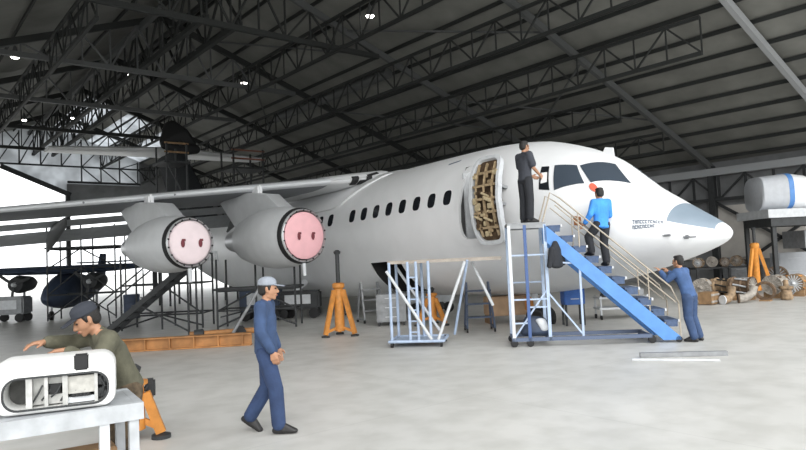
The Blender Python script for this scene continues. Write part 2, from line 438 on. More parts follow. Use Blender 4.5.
# ------------------------------------------------------------------ the airliner
K = 1.08
PIT = R(1.5)
PX0, PY0, PZ0 = 11.9*K, 5.29*K, 1.78 + K*(2.84-1.87)
ZB = PZ0/K                                            # local height of the fuselage axis above the floor
plane = thing('airliner', 'white four engined high wing jet airliner parked on jacks', 'aeroplane', (PX0, PY0-PZ0*math.sin(PIT), 0))
plane.rotation_euler = (-PIT, 0, 0); plane.scale = (K, K, K)
def A(s, lat, z): return Vector((-lat, s, z+ZB))      # station, starboard, up -> local
TS, TZ = [0, .05, .12, .3, .7, 1.0, 1.5, 2.2, 2.78, 3.94, 5, 6, 17.5, 21, 24, 27.6], [-.75, -.66, -.59, -.46, -.2, .01, .36, .98, 1.3, 1.66, 1.76, 1.78, 1.78, 1.72, 1.55, 1.15]
BS, BZ = [0, .05, .12, .3, .8, 1.87, 3, 4.5, 16.5, 20, 24, 27.6], [-.75, -.84, -.90, -.99, -1.16, -1.46, -1.67, -1.78, -1.78, -1.3, -.3, .75]
WS, WW = [0, .05, .12, .3, .8, 1.5, 2.5, 3.5, 4.5, 17, 20, 24, 27.6], [0, .17, .28, .46, .82, 1.18, 1.55, 1.72, 1.78, 1.78, 1.55, .95, .15]
def f_top(s): return smooth_lerp(s, TS, TZ)
def f_bot(s): return smooth_lerp(s, BS, BZ)
def f_hw(s): return smooth_lerp(s, WS, WW)
def surf(s, a, off=0.):
    t, bt, h = f_top(s), f_bot(s), f_hw(s)
    return A(s, (h+off)*math.sin(a), (t+bt)/2 + ((t-bt)/2+off)*math.cos(a))
def ang_of(s, z, side=1):
    t, bt = f_top(s), f_bot(s); c = max(-1, min(1, (z-(t+bt)/2)/((t-bt)/2)))
    return side*math.acos(c)

DOOR = (4.28, 5.14, -.52, 1.14)                        # opening: s0, s1, z0, z1
BAY = (7.5, 8.75, -1.62, -.78)
NA = 120
stations = [.78, .9, 1.05, 1.25, 1.5, 1.75, 2.0, 2.25, 2.5, 2.78, 3.1, 3.4, 3.7, 4.0, DOOR[0], 4.5, 4.7, 4.9, DOOR[1], 5.4, 5.8, 6.3, 6.8, BAY[0], 7.9, 8.3, BAY[1]] + [9.2+.7*i for i in range(27)]
stations = [s for s in stations if s < 27.6] + [27.6]
b = MB(); rings = []
for s in stations: rings.append([b.bm.verts.new(surf(s, 2*PI*j/NA)) for j in range(NA)])
for i in range(len(stations)-1):
    sm = (stations[i]+stations[i+1])/2
    for j in range(NA):
        a = 2*PI*(j+.5)/NA; p = surf(sm, a); z = p.z-ZB; star = a < PI
        if star and DOOR[0] < sm < DOOR[1] and DOOR[2] < z < DOOR[3]: continue
        if star and BAY[0] < sm < BAY[1] and BAY[2] < z < BAY[3]: continue
        b._f((rings[i][j], rings[i][(j+1) % NA], rings[i+1][(j+1) % NA], rings[i+1][j]))
b._f(rings[-1])
fus = b.build('fuselage', WHITE, plane, 40)
# recesses behind the two openings
def recess(name, s0, s1, z0, z1, lat_in, m):
    q = MB()
    def lat(s, z): 
        a = ang_of(s, z); return f_hw(s)*math.sin(a)-.015
    q.mi = 0
    o = [A(s0-.05, lat(s0, z0), z0-.06), A(s1+.05, lat(s1, z0), z0-.06), A(s1+.05, lat(s1, (z0+z1)/2), (z0+z1)/2), A(s1+.05, lat(s1, z1), z1+.06), A(s0-.05, lat(s0, z1), z1+.06), A(s0-.05, lat(s0, (z0+z1)/2), (z0+z1)/2)]
    i = [Vector((-lat_in, p.y, p.z)) for p in o]
    vo = [q.bm.verts.new(p) for p in o]; vi = [q.bm.verts.new(p) for p in i]
    for k in range(6): q._f((vo[k], vo[(k+1) % 6], vi[(k+1) % 6], vi[k]))
    q._f(vi)
    return q.build(name, m, plane)
vest = recess('vestibule', DOOR[0], DOOR[1], DOOR[2], DOOR[3], .5, mat('vestibule lining', (.16, .16, .16), .8, noise=.3, nscale=5))
recess('gear_bay', BAY[0], BAY[1], BAY[2], BAY[3], .2, DARK)
# radome
b = MB(); st = [.003, .02, .05, .09, .15, .22, .32, .45, .6, .79]; rr = []
for s in st: rr.append([b.bm.verts.new(surf(s, 2*PI*j/72, .004)) for j in range(72)])
for i in range(len(st)-1):
    for j in range(72):
        a = 2*PI*(j+.5)/72; a = a if a < PI else 2*PI-a
        b.mi = 1 if (a < R(70) and st[i] > .1) else 0
        b._f((rr[i][j], rr[i][(j+1) % 72], rr[i+1][(j+1) % 72], rr[i+1][j]))
b.mi = 0; b._f(rr[0])
b.build('radome', [WHITE, RADG], plane, 40, 'nose radome, white below and slate grey on top')

def patch(name, m, quad, off=.012, th=.02, n=6, side=1, parent=None, label=None, rnd=0):
    """thin slab hugging the skin; quad = four (s, angle_deg) corners in order"""
    q = MB(); c = [Vector((x, R(y))) for x, y in quad]
    def P(u, v, o):
        w = (c[0]*(1-u)+c[1]*u)*(1-v) + (c[3]*(1-u)+c[2]*u)*v
        return surf(w.x, side*w.y, o)
    if rnd:      # rounded outline as a fan of rings
        out = []
        for k in range(24):
            t = 2*PI*k/24; cx, cy = math.cos(t), math.sin(t)
            e = 2/rnd; out.append((.5+.5*math.copysign(abs(cx)**e, cx), .5+.5*math.copysign(abs(cy)**e, cy)))
        lo = [q.bm.verts.new(P(u, v, off-th)) for u, v in out]
        prev = lo
        for f in (1, .55):
            r_ = [q.bm.verts.new(P(.5+(u-.5)*f, .5+(v-.5)*f, off)) for u, v in out]
            q.skin([prev, r_], True, False); prev = r_
        q._f(prev)
    else:
        top = [[q.bm.verts.new(P(i/n, j/n, off)) for j in range(n+1)] for i in range(n+1)]
        bot = [[q.bm.verts.new(P(i/n, j/n, off-th)) for j in range(n+1)] for i in range(n+1)]
        for i in range(n):
            for j in range(n):
                q._f((top[i][j], top[i+1][j], top[i+1][j+1], top[i][j+1]))
                q._f((bot[i][j], bot[i][j+1], bot[i+1][j+1], bot[i+1][j]))
        for i in range(n):
            q._f((top[i][0], bot[i][0], bot[i+1][0], top[i+1][0])); q._f((top[i][n], top[i+1][n], bot[i+1][n], bot[i][n]))
            q._f((top[0][i], top[0][i+1], bot[0][i+1], bot[0][i])); q._f((top[n][i], bot[n][i], bot[n][i+1], top[n][i+1]))
    return q.build(name, m, parent or plane, 50, label)

# cabin windows, both sides
for side in (1, -1):
    for k in list(range(0, 8)) + list(range(9, 24)):
        s = 5.5 + .5435*k
        if s > 17.5: break
        z = .53 - .003*k
        a1, a0 = math.degrees(ang_of(s, z-.17)), math.degrees(ang_of(s, z+.17))
        patch('cabin_window', GLASS, [(s-.125, a0), (s+.125, a0), (s+.125, a1), (s-.125, a1)], .006, .02, side=side, rnd=3.2)
# cockpit glazing
for side in (1, -1):
    patch('windshield_pane', COCK, [(2.38, 39.7), (2.0, 13), (1.57, 25), (2.06, 52.7)], .012, .03, side=side)
    patch('cockpit_side_window', COCK, [(2.83, 46.5), (2.43, 40.5), (2.15, 56.2), (2.66, 69.2)], .012, .03, side=side)
    patch('cockpit_rear_window', GLASS, [(3.08, 50), (2.93, 48.5), (2.76, 69.7), (2.98, 70)], .012, .03, side=side)
# placards and small marks
patch('red_marking', REDM, [(2.06, 52.5), (1.92, 53), (1.90, 61), (2.05, 60)], .02, .03, rnd=2, label='round red marking below the windshield')
patch('red_marking', mat('rust placard', (.35, .14, .05), .6), [(2.26, 88.5), (2.13, 88.5), (2.13, 96.5), (2.26, 96.5)], .014, .03, n=2, label='small rust square below the cockpit')
q = None
def glyph_rows(name, m, s0, s1, rows, label):
    """two rows of worn block lettering too blurred to read"""
    q = MB()
    for (a_top0, a_bot0, a_top1, a_bot1, n, gaps) in rows:
        for k in range(n):
            if k in gaps: continue
            u0, u1 = k/n, (k+.78)/n
            at_, ab_ = a_top0+(a_top1-a_top0)*u0, a_bot0+(a_bot1-a_bot0)*u0
            s_a, s_b = s0+(s1-s0)*u0, s0+(s1-s0)*u1
            am = (at_+ab_)/2; strokes = random.choice([[(0, .3, 0, 1), (.3, 1, 0, .25), (.3, 1, .75, 1)], [(0, .3, 0, 1), (.7, 1, 0, 1), (.3, .7, .38, .62)], [(0, 1, 0, .25), (.35, .65, .25, 1)], [(0, .3, 0, 1), (.3, 1, 0, .22), (.7, 1, .22, 1)]])
            for (x0, x1, y0, y1) in strokes:
                S = lambda x: s_a+(s_b-s_a)*x
                G = lambda y: R(at_+(ab_-at_)*y)
                vs = [q.bm.verts.new(surf(S(x), G(y), o)) for o in (.004, .009) for x, y in ((x0, y0), (x1, y0), (x1, y1), (x0, y1))]
                q._f(vs[3::-1]); q._f(vs[4:])
                for i in range(4): q._f((vs[i], vs[(i+1) % 4], vs[4+(i+1) % 4], vs[4+i]))
    return q.build(name, m, plane, None, label)
glyph_rows('nose_lettering', MARK, 1.28, .82, [(78.5, 84.5, 71, 76, 12, ()), (86.5, 92, 78, 83, 12, (9, 10, 11))], 'two rows of faded slate lettering on the nose')
glyph_rows('rear_lettering', PALE, 21.4, 18.2, [(92, 106, 88, 101, 7, ())], 'pale lettering on the rear fuselage')
patch('roof_marking', MARK, [(6.02, 36.3), (5.66, 34), (5.7, 36), (6.02, 38)], .006, .02, n=2, label='small slate marking on the forward roof')
# wing to fuselage fairing
q = MB(); secs = []
for i in range(19):
    s = 8.5 + (15.6-8.5)*i/18
    e = min(1, (s-8.5)/1.7, (15.6-s)/1.7); e = max(.02, e)**.6
    w = R(63)*e; ring = []
    for j in range(21): ring.append(surf(s, -w + 2*w*j/20, .07*e**.7))
    for j in range(20, -1, -1): ring.append(surf(s, -w + 2*w*j/20, -.06))
    secs.append(ring)
q.loft(secs); q.build('wing_fairing', WHITE, plane, 45)

# wings
def le(l): return 9.7 + .25*(l-1.4)
def wz(l): return 1.60 - .090*(l-1.4)
def chord(l): return lerp(l, [1, 13.2], [3.55, 1.35])
def airfoil(l, side, c0=0., c1=1., n=14, thick=.105):
    c = chord(l); up, lo = [], []
    for i in range(n+1):
        x = c0 + (c1-c0)*(1-math.cos(PI*i/n))/2
        t = thick*5*(.2969*math.sqrt(max(x, 0))-.126*x-.3516*x*x+.2843*x**3-.1015*x**4)
        cam_ = .02*4*x*(1-x) - .045*x
        up.append(A(le(l)+x*c, side*l, wz(l)+(t+cam_)*c)); lo.append(A(le(l)+x*c, side*l, wz(l)+(cam_-t)*c))
    return up + lo[::-1]
for side in (1, -1):
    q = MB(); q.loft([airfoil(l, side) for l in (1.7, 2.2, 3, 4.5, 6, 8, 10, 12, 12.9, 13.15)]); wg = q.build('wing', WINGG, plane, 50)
    def glove(l, grow, n=14):
        cx = le(l)+chord(l)*.35; cz = wz(l)
        return [Vector((p.x, cx+(p.y-cx)*(1+grow*.5), cz+ZB+(p.z-ZB-cz)*(1+grow))) for p in airfoil(l, side, n=n)]
    q = MB(); q.loft([glove(l, g_) for l, g_ in ((.3, .30), (.9, .24), (1.4, .16), (1.8, .08), (2.0, .03))]); gv = q.build('wing_root_fairing', WHITE, plane, 60)
    if side == 1:
        def skin_pt(l, t, o):       # t runs around the fairing nose, negative below
            g_ = .25-.1*(l-.8); c = chord(l); x = (abs(t))**2*c; tt = .118*5*(.2969*abs(t)-.126*t*t-.3516*t**4)*c*(1+g_)
            return A(le(l)-.015*c*2.2+x*1.0-o, l, wz(l)+math.copysign(1, t)*tt*(1+.3*o))
        for (l0, l1, t0, t1, tilt) in ((1.25, 1.42, -.24, .10, 0), (.98, 1.2, -.24, -.08, 0), (.62, .98, .02, .12, .1), (.86, 1.02, -.16, .04, .05)):
            q = MB(); g0 = [[q.bm.verts.new(skin_pt(l0+(l1-l0)*i_/3, t0+(t1-t0)*j_/4+tilt*(1-i_/3), .035)) for j_ in range(5)] for i_ in range(4)]
            g1 = [[q.bm.verts.new(skin_pt(l0+(l1-l0)*i_/3, t0+(t1-t0)*j_/4+tilt*(1-i_/3), -.03)) for j_ in range(5)] for i_ in range(4)]
            for gg in (g0, g1):
                for i_ in range(3):
                    for j_ in range(4): q._f((gg[i_][j_], gg[i_+1][j_], gg[i_+1][j_+1], gg[i_][j_+1]))
            ed = lambda g: [g[0][j_] for j_ in range(5)]+[g[i_][4] for i_ in (1, 2, 3)]+[g[3][j_] for j_ in (3, 2, 1, 0)]+[g[i_][0] for i_ in (2, 1)]
            a_, b_ = ed(g0), ed(g1)
            for k_ in range(len(a_)): q._f((a_[k_], a_[(k_+1) % len(a_)], b_[(k_+1) % len(a_)], b_[k_]))
            q.build('root_marking', BLACK, gv, None, 'black emblem stroke on the wing root')
    q = MB()
    q.loft([[p + Vector((0, -.012, 0)) for p in airfoil(l, side, 0, .045, 8, .11)] for l in (1.95, 4, 6, 8, 10, 12, 12.9)])
    q.build('leading_edge', mat('leading edge metal', (.70, .72, .74), .35, .2), wg, 50, 'bright metal leading edge')
    def flap_sec(l, l_sc=1.0):
        c = l_sc*lerp(l, [2, 10], [1.08, .8]); s0 = le(l)+chord(l)+.02+(.52 if l_sc > .5 else 0); z0 = wz(l)-.07-(.34 if l_sc > .5 else .12); t = R(24); pts = []
        for i in range(15):
            x = (1-math.cos(PI*min(i, 14)/7))/2 if i <= 7 else (1-math.cos(PI*(14-i)/7))/2
            th = .09*(math.sqrt(max(x, 0))*(1-x)+.04) * (1 if i <= 7 else -.6)
            pts.append(A(s0+c*(x*math.cos(t)+th*math.sin(t)), side*l, z0+c*(-x*math.sin(t)+th*math.cos(t))))
        return pts[:-1]
    q = MB(); q.loft([flap_sec(l, .42) for l in (2.0, 4, 6, 8, 9.6)]); q.build('flap_vane', mat('flap grey', (.40, .42, .44), .5, noise=.15), plane, 50)
    q = MB(); q.loft([flap_sec(l, .8) for l in (2.0, 4, 6, 8, 9.6)]); q.build('flap', mat('flap grey', (.40, .42, .44), .5, noise=.15), plane, 50)
    for l in (3.1, 5.4, 8.1):
        s0, z0 = le(l)+chord(l)*.62, wz(l)-.2
        q = MB(); q.tube([A(s0, side*l, z0-.02), A(s0+.35, side*l, z0-.14), A(s0+1.0, side*l, z0-.22), A(s0+1.6, side*l, z0-.42), A(s0+2.2, side*l, z0-.72)], [.03, .12, .16, .14, .03], 12)
        q.build('flap_track_fairing', mat('fairing grey', (.12, .125, .13), .5), plane, 50)
    for l in (8.0, 6.0): 
        q = MB(); q.lathe(A(le(l)-.02, side*l, wz(l)), (0, 1, 0), [(0, .02), (.1, .06), (.3, .05)], 10); q.build('wing_vortilon', WINGG, wg, 50)
    for (lat, s0, zc, cov) in ((4.0, 8.0, -.10, PINK), (6.6, 8.37, -.19, PINK2)):
        o = A(s0, side*lat, zc); ax = Vector((-.09*side, 1, .03)).normalized(); E = .92 if lat < 5 else .78
        def P_(prof): return [(t_, r_*E) for t_, r_ in prof]
        q = MB(); q.lathe(o, ax, P_([(.14, .70), (.3, .745), (.7, .81), (1.15, .83), (1.6, .79), (2.05, .70), (2.4, .60), (2.42, .48), (2.2, .46)]), 40, cap=False)
        nac = q.build('engine_nacelle', NACG, plane, 45)
        q = MB(); q.lathe(o, ax, P_([(.35, .59), (.08, .63), (0, .655), (.01, .675), (.05, .69)]), 40, cap=False)
        q.build('intake_lip', LIPM, nac, 60, 'bright metal intake lip')
        q = MB(); q.lathe(o, ax, P_([(.04, .685), (.05, .705), (.1, .722), (.17, .728), (.17, .70)]), 40, cap=False)  # black band stands in for the shaded gap between cowl and cover
        q.build('lip_gap_band', BLACK, nac, 60, 'black band painting the dark gap behind the lip')
        xr, yr = MB().frame(ax)
        for k in range(18):
            t = 2*PI*k/18+.2; c_ = o + ax*.0 + (xr*math.cos(t) + yr*math.sin(t))*.645*E
            q = MB(); q.ell(c_, (.022, .03, .022), None, 8, 5); q.build('lip_fastener', DKST, nac, 50, 'dark fastener on the lip')
        q = MB(); q.lathe(o, ax, P_([(-.02, .02), (-.03, .3), (-.015, .54), (.02, .605), (.1, .60)]), 40)
        ic = q.build('intake_cover', cov, nac, 60, 'pink intake blanking cover' if cov == PINK else 'pink intake blanking cover painted paler for its lighting')
        for dx in (-.2, .2):
            q = MB(); q.ell(o + xr*dx - ax*.045 + Vector((0, 0, -.02)), (.045, .02, .09), None, 10, 6); q.box(o+xr*(dx+.02)-ax*.05+Vector((0, 0, .05)), (.07, .02, .05)); q.build('cover_stencil', DKRED, ic, 40, 'dark stencil mark on the cover')
        q = MB(); q.lathe(o, ax, P_([(2.0, .46), (2.4, .44), (2.9, .36), (3.3, .28), (3.25, .2), (3.0, .2)]), 28, cap=False); q.build('exhaust_nozzle', LIPM, nac, 45)
        q = MB(); q.lathe(o, ax, P_([(2.9, .16), (3.2, .14), (3.6, .02)]), 20); q.build('exhaust_cone', STEEL, nac, 45)
        # pylon
        zl = wz(lat)
        ol = [(s0+.32, zc+.64*E), (s0+.8, zc+.86*E), (s0+1.4, zl-.30), (le(lat)+.25, zl-.10), (s0+3.6, zl-.05), (s0+4.4, zl-.18), (s0+3.4, zc+.45), (s0+2.4, zc+.4), (s0+1.0, zc+.55)]
        secs = []
        for dl, f in ((-.2, .93), (-.13, 1), (.13, 1), (.2, .93)):
            cs = sum(p[0] for p in ol)/len(ol); cz = sum(p[1] for p in ol)/len(ol)
            secs.append([A(cs+(p[0]-cs)*f, side*(lat+dl), cz+(p[1]-cz)*f) for p in ol])
        q = MB(); q.loft(secs); q.build('pylon', NACG, plane, 35)
        q = MB(); q.tube([o+Vector((0, .12, -.68*E)), o+Vector((0, .1, -.68*E-.32))], [.05, .04], 8); q.build('drain_mast', PALE, nac, 40)
        q = MB(); q.lathe(o+Vector((-.66*side*E, 1.4, -.43*E)), (-1*side, 0, -.5), [(0, .07), (.04, .07)], 14); q.build('drain_port', DKST, nac, 40)
        q = MB(); q.box(A(le(lat)-.02, side*lat, zl-.09), (.13, .4, .26), 0, .04); q.build('pylon_cap', WHITE, plane, 40)
# tail
def foil_sec(base, c, th, horiz, n=10):
    up, lo = [], []
    for i in range(n+1):
        x = (1-math.cos(PI*i/n))/2
        t = th*5*(.2969*math.sqrt(x)-.126*x-.3516*x*x+.2843*x**3-.1015*x**4)*c
        d = Vector((0, 0, t)) if horiz else Vector((t, 0, 0))
        up.append(base+Vector((0, x*c, 0))+d); lo.append(base+Vector((0, x*c, 0))-d)
    return up+lo[::-1]
q = MB(); q.loft([foil_sec(A(21.6, 0, 1.3), 5.2, .12, False), foil_sec(A(23.8, 0, 3.4), 4.3, .12, False), foil_sec(A(26.2, 0, 5.7), 3.4, .12, False)]); q.build('tail_fin', mat('tail charcoal', (.03, .033, .036), .9, noise=.2, spec=.15), plane, 50)
q = MB(); q.loft([foil_sec(A(28.0, -5.4, 5.85), 1.4, .15, True), foil_sec(A(26.9, -.2, 5.8), 2.6, .12, True), foil_sec(A(26.9, .2, 5.8), 2.6, .12, True), foil_sec(A(28.0, 5.5, 5.7), 1.4, .15, True)]); q.build('tailplane', WHITE, plane, 50)
q = MB(); q.tube([A(25.7, 0, 5.85), A(26.3, 0, 5.85), A(27.5, 0, 5.85), A(29, 0, 5.8)], [.05, .28, .3, .06], 14); q.build('tail_bullet', DKST, plane, 50)
# dark tarpaulin thrown over the top of the fin, and the tail dock
def pw(s_, lat, z):
    v = A(s_, lat, z)*K; c_, n_ = math.cos(PIT), math.sin(PIT)
    return Vector((PX0+v.x, PY0-PZ0*math.sin(PIT)+v.y*c_+v.z*n_, v.z*c_-v.y*n_))
q = MB(); random.seed(11)
q.hull([(pw(26.4, .7, 6.0), .3), (pw(26.4, -.6, 6.0), .3), (pw(26.6, .45, 6.85), .24), (pw(26.6, .2, 7.0), .2), (pw(26.3, -.2, 6.5), .3)], 10, 7)
q.hull([(pw(26.2, .8, 5.8), .22), (pw(26.2, 0, 5.6), .3), (pw(26.2, -.75, 5.7), .26)], 10, 7)
o = bpy.data.objects.new('tarpaulin', remesh_later(q)); COL.objects.link(o); tag(o, 'black tarpaulin bundled over the top of the tail fin', 'tarpaulin')
td = pw(25.0, 0, 0); td.z = 0
t = thing('tail_dock', 'brown railed dock platform around the tail fin', 'scaffold', td)
zd = pw(25, 0, 4.6).z
for sx in (-1.6, -.6, 1.9, 3.6):
    for sy in (-.9, .6):
        q = MB(); q.bar((sx, sy, 0), (sx, sy, zd+.95), .08); q.build('post', DKST, t)
q = MB(); q.box((-1.1, -.15, zd), (1.3, 1.7, .1)); q.build('deck', DKST, t)
q = MB(); q.box((2.75, -.15, zd-.1), (2.0, 1.7, .1)); q.build('deck', DKST, t)
for z in (.5, .95):
    q = MB(); q.bar((-1.7, -.9, zd+z), (-.5, -.9, zd+z), .08); q.build('rail', WOOD, t)
    q = MB(); q.bar((1.8, -.9, zd+z-.1), (3.7, -.9, zd+z-.1), .08); q.build('rail', mat('rust rail', (.22, .09, .06), .7, noise=.3), t)
for (a, c_) in (((-1.6, -.9, 2), (-.6, -.9, 5)), ((1.9, -.9, 2), (3.6, -.9, 5)), ((-.6, -.9, 5), (-1.6, -.9, zd)), ((3.6, -.9, 5), (1.9, -.9, zd))):
    q = MB(); q.bar(a, c_, .06); q.build('brace', DKST, t)
# antenna blade, pitot, forward probes, landing gear
q = MB(); q.prism([A(2.2, -.012, .9), A(2.5, -.012, 1.1), A(2.4, -.012, 1.24), A(2.22, -.012, 1.2)], (-.024, 0, 0)); q.build('antenna_blade', WHITE, plane)
q = MB(); q.box(surf(.52, R(104), .01), (.06, .12, .07), 0, .02); q.tube([surf(.52, R(104), .04), surf(.52, R(104), .06)+Vector((0, -.2, 0))], .012); q.build('pitot_probe', STEEL, plane, 40)
q = MB(); q.box(surf(.8, R(100), .01), (.04, .2, .04), 0, .012); q.build('nose_sensor', STEEL, plane, 40)
q = MB(); q.tube([A(4.6, 0, -1.5), A(4.5, 0, -2.35)], .07, 12); q.tube([A(4.9, 0, -1.6), A(4.5, 0, -2.0)], .035); q.tube([A(4.5, -.2, -2.35), A(4.5, .2, -2.35)], .04)
ng = q.build('nose_gear', PALE, plane, 40)
for dx in (-.19, .19):
    q = MB(); q.lathe(A(4.5, dx-.07, -2.35), (-1, 0, 0), [(-.07, .15), (-.065, .24), (-.03, .27), (.03, .27), (.065, .24), (.07, .15)], 24); q.build('wheel', BLACK, ng, 40)
for side in (1, -1):
    q = MB(); q.tube([A(12.6, side*1.3, -1.2), A(12.7, side*2.2, -1.9)], .1, 12); q.tube([A(12.7, side*2.2, -1.9), A(12.7, side*2.2, -2.1)], .06); mg = q.build('main_gear', PALE, plane, 40)
    for dx in (-.25, .25):
        q = MB(); q.lathe(A(12.7, side*2.2+dx, -1.93), (-1, 0, 0), [(-.13, .2), (-.12, .36), (-.06, .42), (.06, .42), (.12, .36), (.13, .2)], 24); q.build('wheel', BLACK, mg, 40)
# door opening frame and the opened door leaf
def ring_slab(q, s0, s1, z0, z1, w, o0, o1, e=6, shear=0.):
    N = 40; sc, zc = (s0+s1)/2, (z0+z1)/2; loops = []
    for (f, o) in ((1, o0), (1, o1), (0, o1), (0, o0)):
        lp = []
        for k in range(N):
            t = 2*PI*k/N; cx, cy = math.cos(t), math.sin(t)
            x = math.copysign(abs(cx)**(2/e), cx)*((s1-s0)/2 - (0 if f else w)); y = math.copysign(abs(cy)**(2/e), cy)*((z1-z0)/2-(0 if f else w))
            s = sc+x+shear*y; lp.append(q.bm.verts.new(surf(s, ang_of(s, zc+y), o)))
        loops.append(lp)
    q.skin(loops+[loops[0]], True, False)
q = MB(); ring_slab(q, DOOR[0]-.1, DOOR[1]+.08, DOOR[2]-.1, DOOR[3]+.1, .15, -.05, .02, 5); q.build('door_frame', WHITE, plane, 40)
LS0, LS1, LZ0, LZ1 = 3.64, 4.42, -.55, 1.05; SH = .17
door = MB(); ring_slab(door, LS0, LS1, LZ0, LZ1, .065, .24, .36, 5, SH); dl = door.build('service_door', PALE, plane, 40, 'opened service door showing its stripped inner side')
def leaf_pt(u, v, o):
    z = LZ0+.05+(LZ1-LZ0-.1)*v; s = LS0+.04+(LS1-LS0-.08)*u + SH*(z-(LZ0+LZ1)/2)
    # rounded corners pull the panel in
    return surf(s, ang_of(s, z), o)
q = MB(); n = 10
def leaf_outline(o):
    out = []
    for k in range(40):
        t = 2*PI*k/40; cx, cy = math.cos(t), math.sin(t)
        out.append(leaf_pt(.5+.5*math.copysign(abs(cx)**.4, cx), .5+.5*math.copysign(abs(cy)**.4, cy), o))
    return out
lo, hi = leaf_outline(.25), leaf_outline(.29)
q.loft([lo, hi]); q.build('inner_skin', BROWN, dl, 40, 'brown insulated inner skin')
q = MB()
for v in (.16, .34, .5, .66, .82): q.bar(leaf_pt(.1, v, .33), leaf_pt(.9, v, .33), .05, .05)
for u in (.2, .5, .8): 
    for k in range(8): q.bar(leaf_pt(u, .06+.11*k, .32), leaf_pt(u, .06+.11*(k+1), .32), .04, .05)
q.build('door_ribs', TAN, dl)
CREAM = mat('primer cream', (.55, .45, .28), .6, noise=.35, nscale=20)
for k in range(30):
    u, v = random.uniform(.12, .88), random.uniform(.08, .92)
    q = MB(); q.box(leaf_pt(u, v, .33), (.05, random.uniform(.05, .15), random.uniform(.05, .15)), 0, .012); q.build('latch_block', random.choice([CREAM, TAN, BROWN]), dl, 40)
for k in range(5):
    u, v = random.uniform(.25, .75), random.uniform(.2, .8); q = MB(); q.tube([leaf_pt(u-.1, v, .35), leaf_pt(u+.15, v+.05, .36)], .025); q.build('latch_rod', CREAM, dl, 40)
for a_ in (70, 82): q = MB(); q.bar(surf(3.75, R(a_), .0), surf(3.85, R(a_), .26), .09, .06); q.build('hinge_arm', STEEL, dl)
# grey rounded jamb in the opening
q = MB(); q.prism([A(DOOR[1]-.02, 1.55, DOOR[2]), A(DOOR[1]-.02, 1.55, DOOR[3]-.1), A(DOOR[1]-.32, 1.2, DOOR[3]-.1), A(DOOR[1]-.32, 1.2, DOOR[2])], (0, -.04, 0)); q.build('vestibule_panel', PALE, plane)

# ------------------------------------------------------------------ jacks and stands
def jack(label, loc, h, rz=0, ram=.6, spread=.55, name='tripod_jack', m=ORANGE):
    t = thing(name, label, 'jack', loc, rz)
    q = MB(); q.lathe((0, 0, .12), (0, 0, 1), [(0, .12), (h*.75, .11), (h*.78, .15), (h*.84, .15), (h*.86, .1)], 18); q.build('cylinder', m, t, 40)
    for k in range(3):
        a = 2*PI*k/3+.5; e = Vector((math.cos(a), math.sin(a), 0))
        q = MB(); q.bar(Vector((0, 0, h*.82))+e*.12, e*spread+Vector((0, 0, .06)), .08, .1); q.bar(Vector((0, 0, .2))+e*.1, e*spread*.92+Vector((0, 0, .12)), .05, .06)
        lg = q.build('leg', m, t)
        q = MB(); q.lathe(e*spread, (0, 0, 1), [(0, .1), (.04, .1), (.05, .05)], 14); q.build('foot_pad', DKST, lg, 40)
    q = MB(); q.tube([(0, 0, h*.8), (0, 0, h+ram)], .05, 12); q.lathe((0, 0, h+ram), (0, 0, 1), [(0, .07), (.06, .09), (.1, .04)], 14); q.build('ram', DKST, t, 40)
    q = MB(); q.tube([(.2, -.15, .55), (.1, -.1, .5)], .02); q.box((.22, -.16, .5), (.12, .1, .2), 0, .02); q.build('pump', DKST, t, 40)
    return t
jack('orange tripod jack standing under the wing root', (8.74, 13.23, 0), 1.35, .5, .62, .40)
jack('orange tripod jack under the belly behind the pale blue trestle', (11.53, 13.0, 0), .85, .2, .05, .42)
jack('orange axle stand half hidden behind the workbench leg', survey(134, 441, z=0), .6, 1.2, .1, .27, 'axle_stand')

# pale blue trestle with a long plank platform on top
T0 = Vector((8.14, 10.42, 0)); T1 = Vector((8.77, 9.70, 0)); tx = (T1-T0).normalized(); ty = Vector((-tx.y, tx.x, 0))
t = thing('work_trestle', 'pale blue tubular work trestle with long plank deck beside the fuselage', 'trestle', (T0+T1)/2, math.atan2(tx.y, tx.x))
q = MB()
for y in (0, .9):
    q.tube([(-.55, y, .12), (.55, y, .12)], .03)
for x in (-.55, .55): q.tube([(x, 0, .12), (x, .9, .12)], .03)
q.box((0, .45, .11), (1.0, .8, .03)); q.build('base_frame', LBLUE, t, 40)
for x in (-.5, -.12, .05, .3):
    for y in (.05, .85):
        if (x, y) in ((-.12, .85), (.3, .85)): continue
        q = MB(); q.tube([(x, y, .12), (x, y, 1.72)], .03); q.build('post', LBLUE, t, 40)
q = MB()
for k in range(6): q.tube([(-.12, .05, .3+.22*k), (.05, .05, .3+.22*k)], .016)
q.build('ladder_rungs', LBLUE, t, 40)
for (a, c) in (((-.55, 0, 1.55), (.32, 0, .15)), ((1.05, 0, 1.68), (.45, 0, .15)), ((1.15, .5, 1.66), (1.55, .5, .75)), ((-.5, .9, 1.6), (.4, .9, .2))):
    q = MB(); q.tube([a, c], .03); q.build('brace', PALE, t, 40)
q = MB(); q.tube([(1.1, 0, 1.7), (.7, .85, .15)], .028); q.build('brace', LBLUE, t, 40)
q = MB(); q.box((.62, .45, 1.735), (2.3, .75, .03)); q.bar((-.53, .06, 1.71), (1.77, .06, 1.71), .04, .05); q.build('deck', mat('deck planks', (.42, .37, .32), .7, noise=.3), t)
for x in (-.5, .5):
    for y in (.05, .85):
        q = MB(); q.lathe((x-.025, y, .06), (1, 0, 0), [(0, .06), (.05, .06)], 14); q.bar((x, y, .06), (x, y, .14), .05); q.build('castor', BLACK, t, 40)

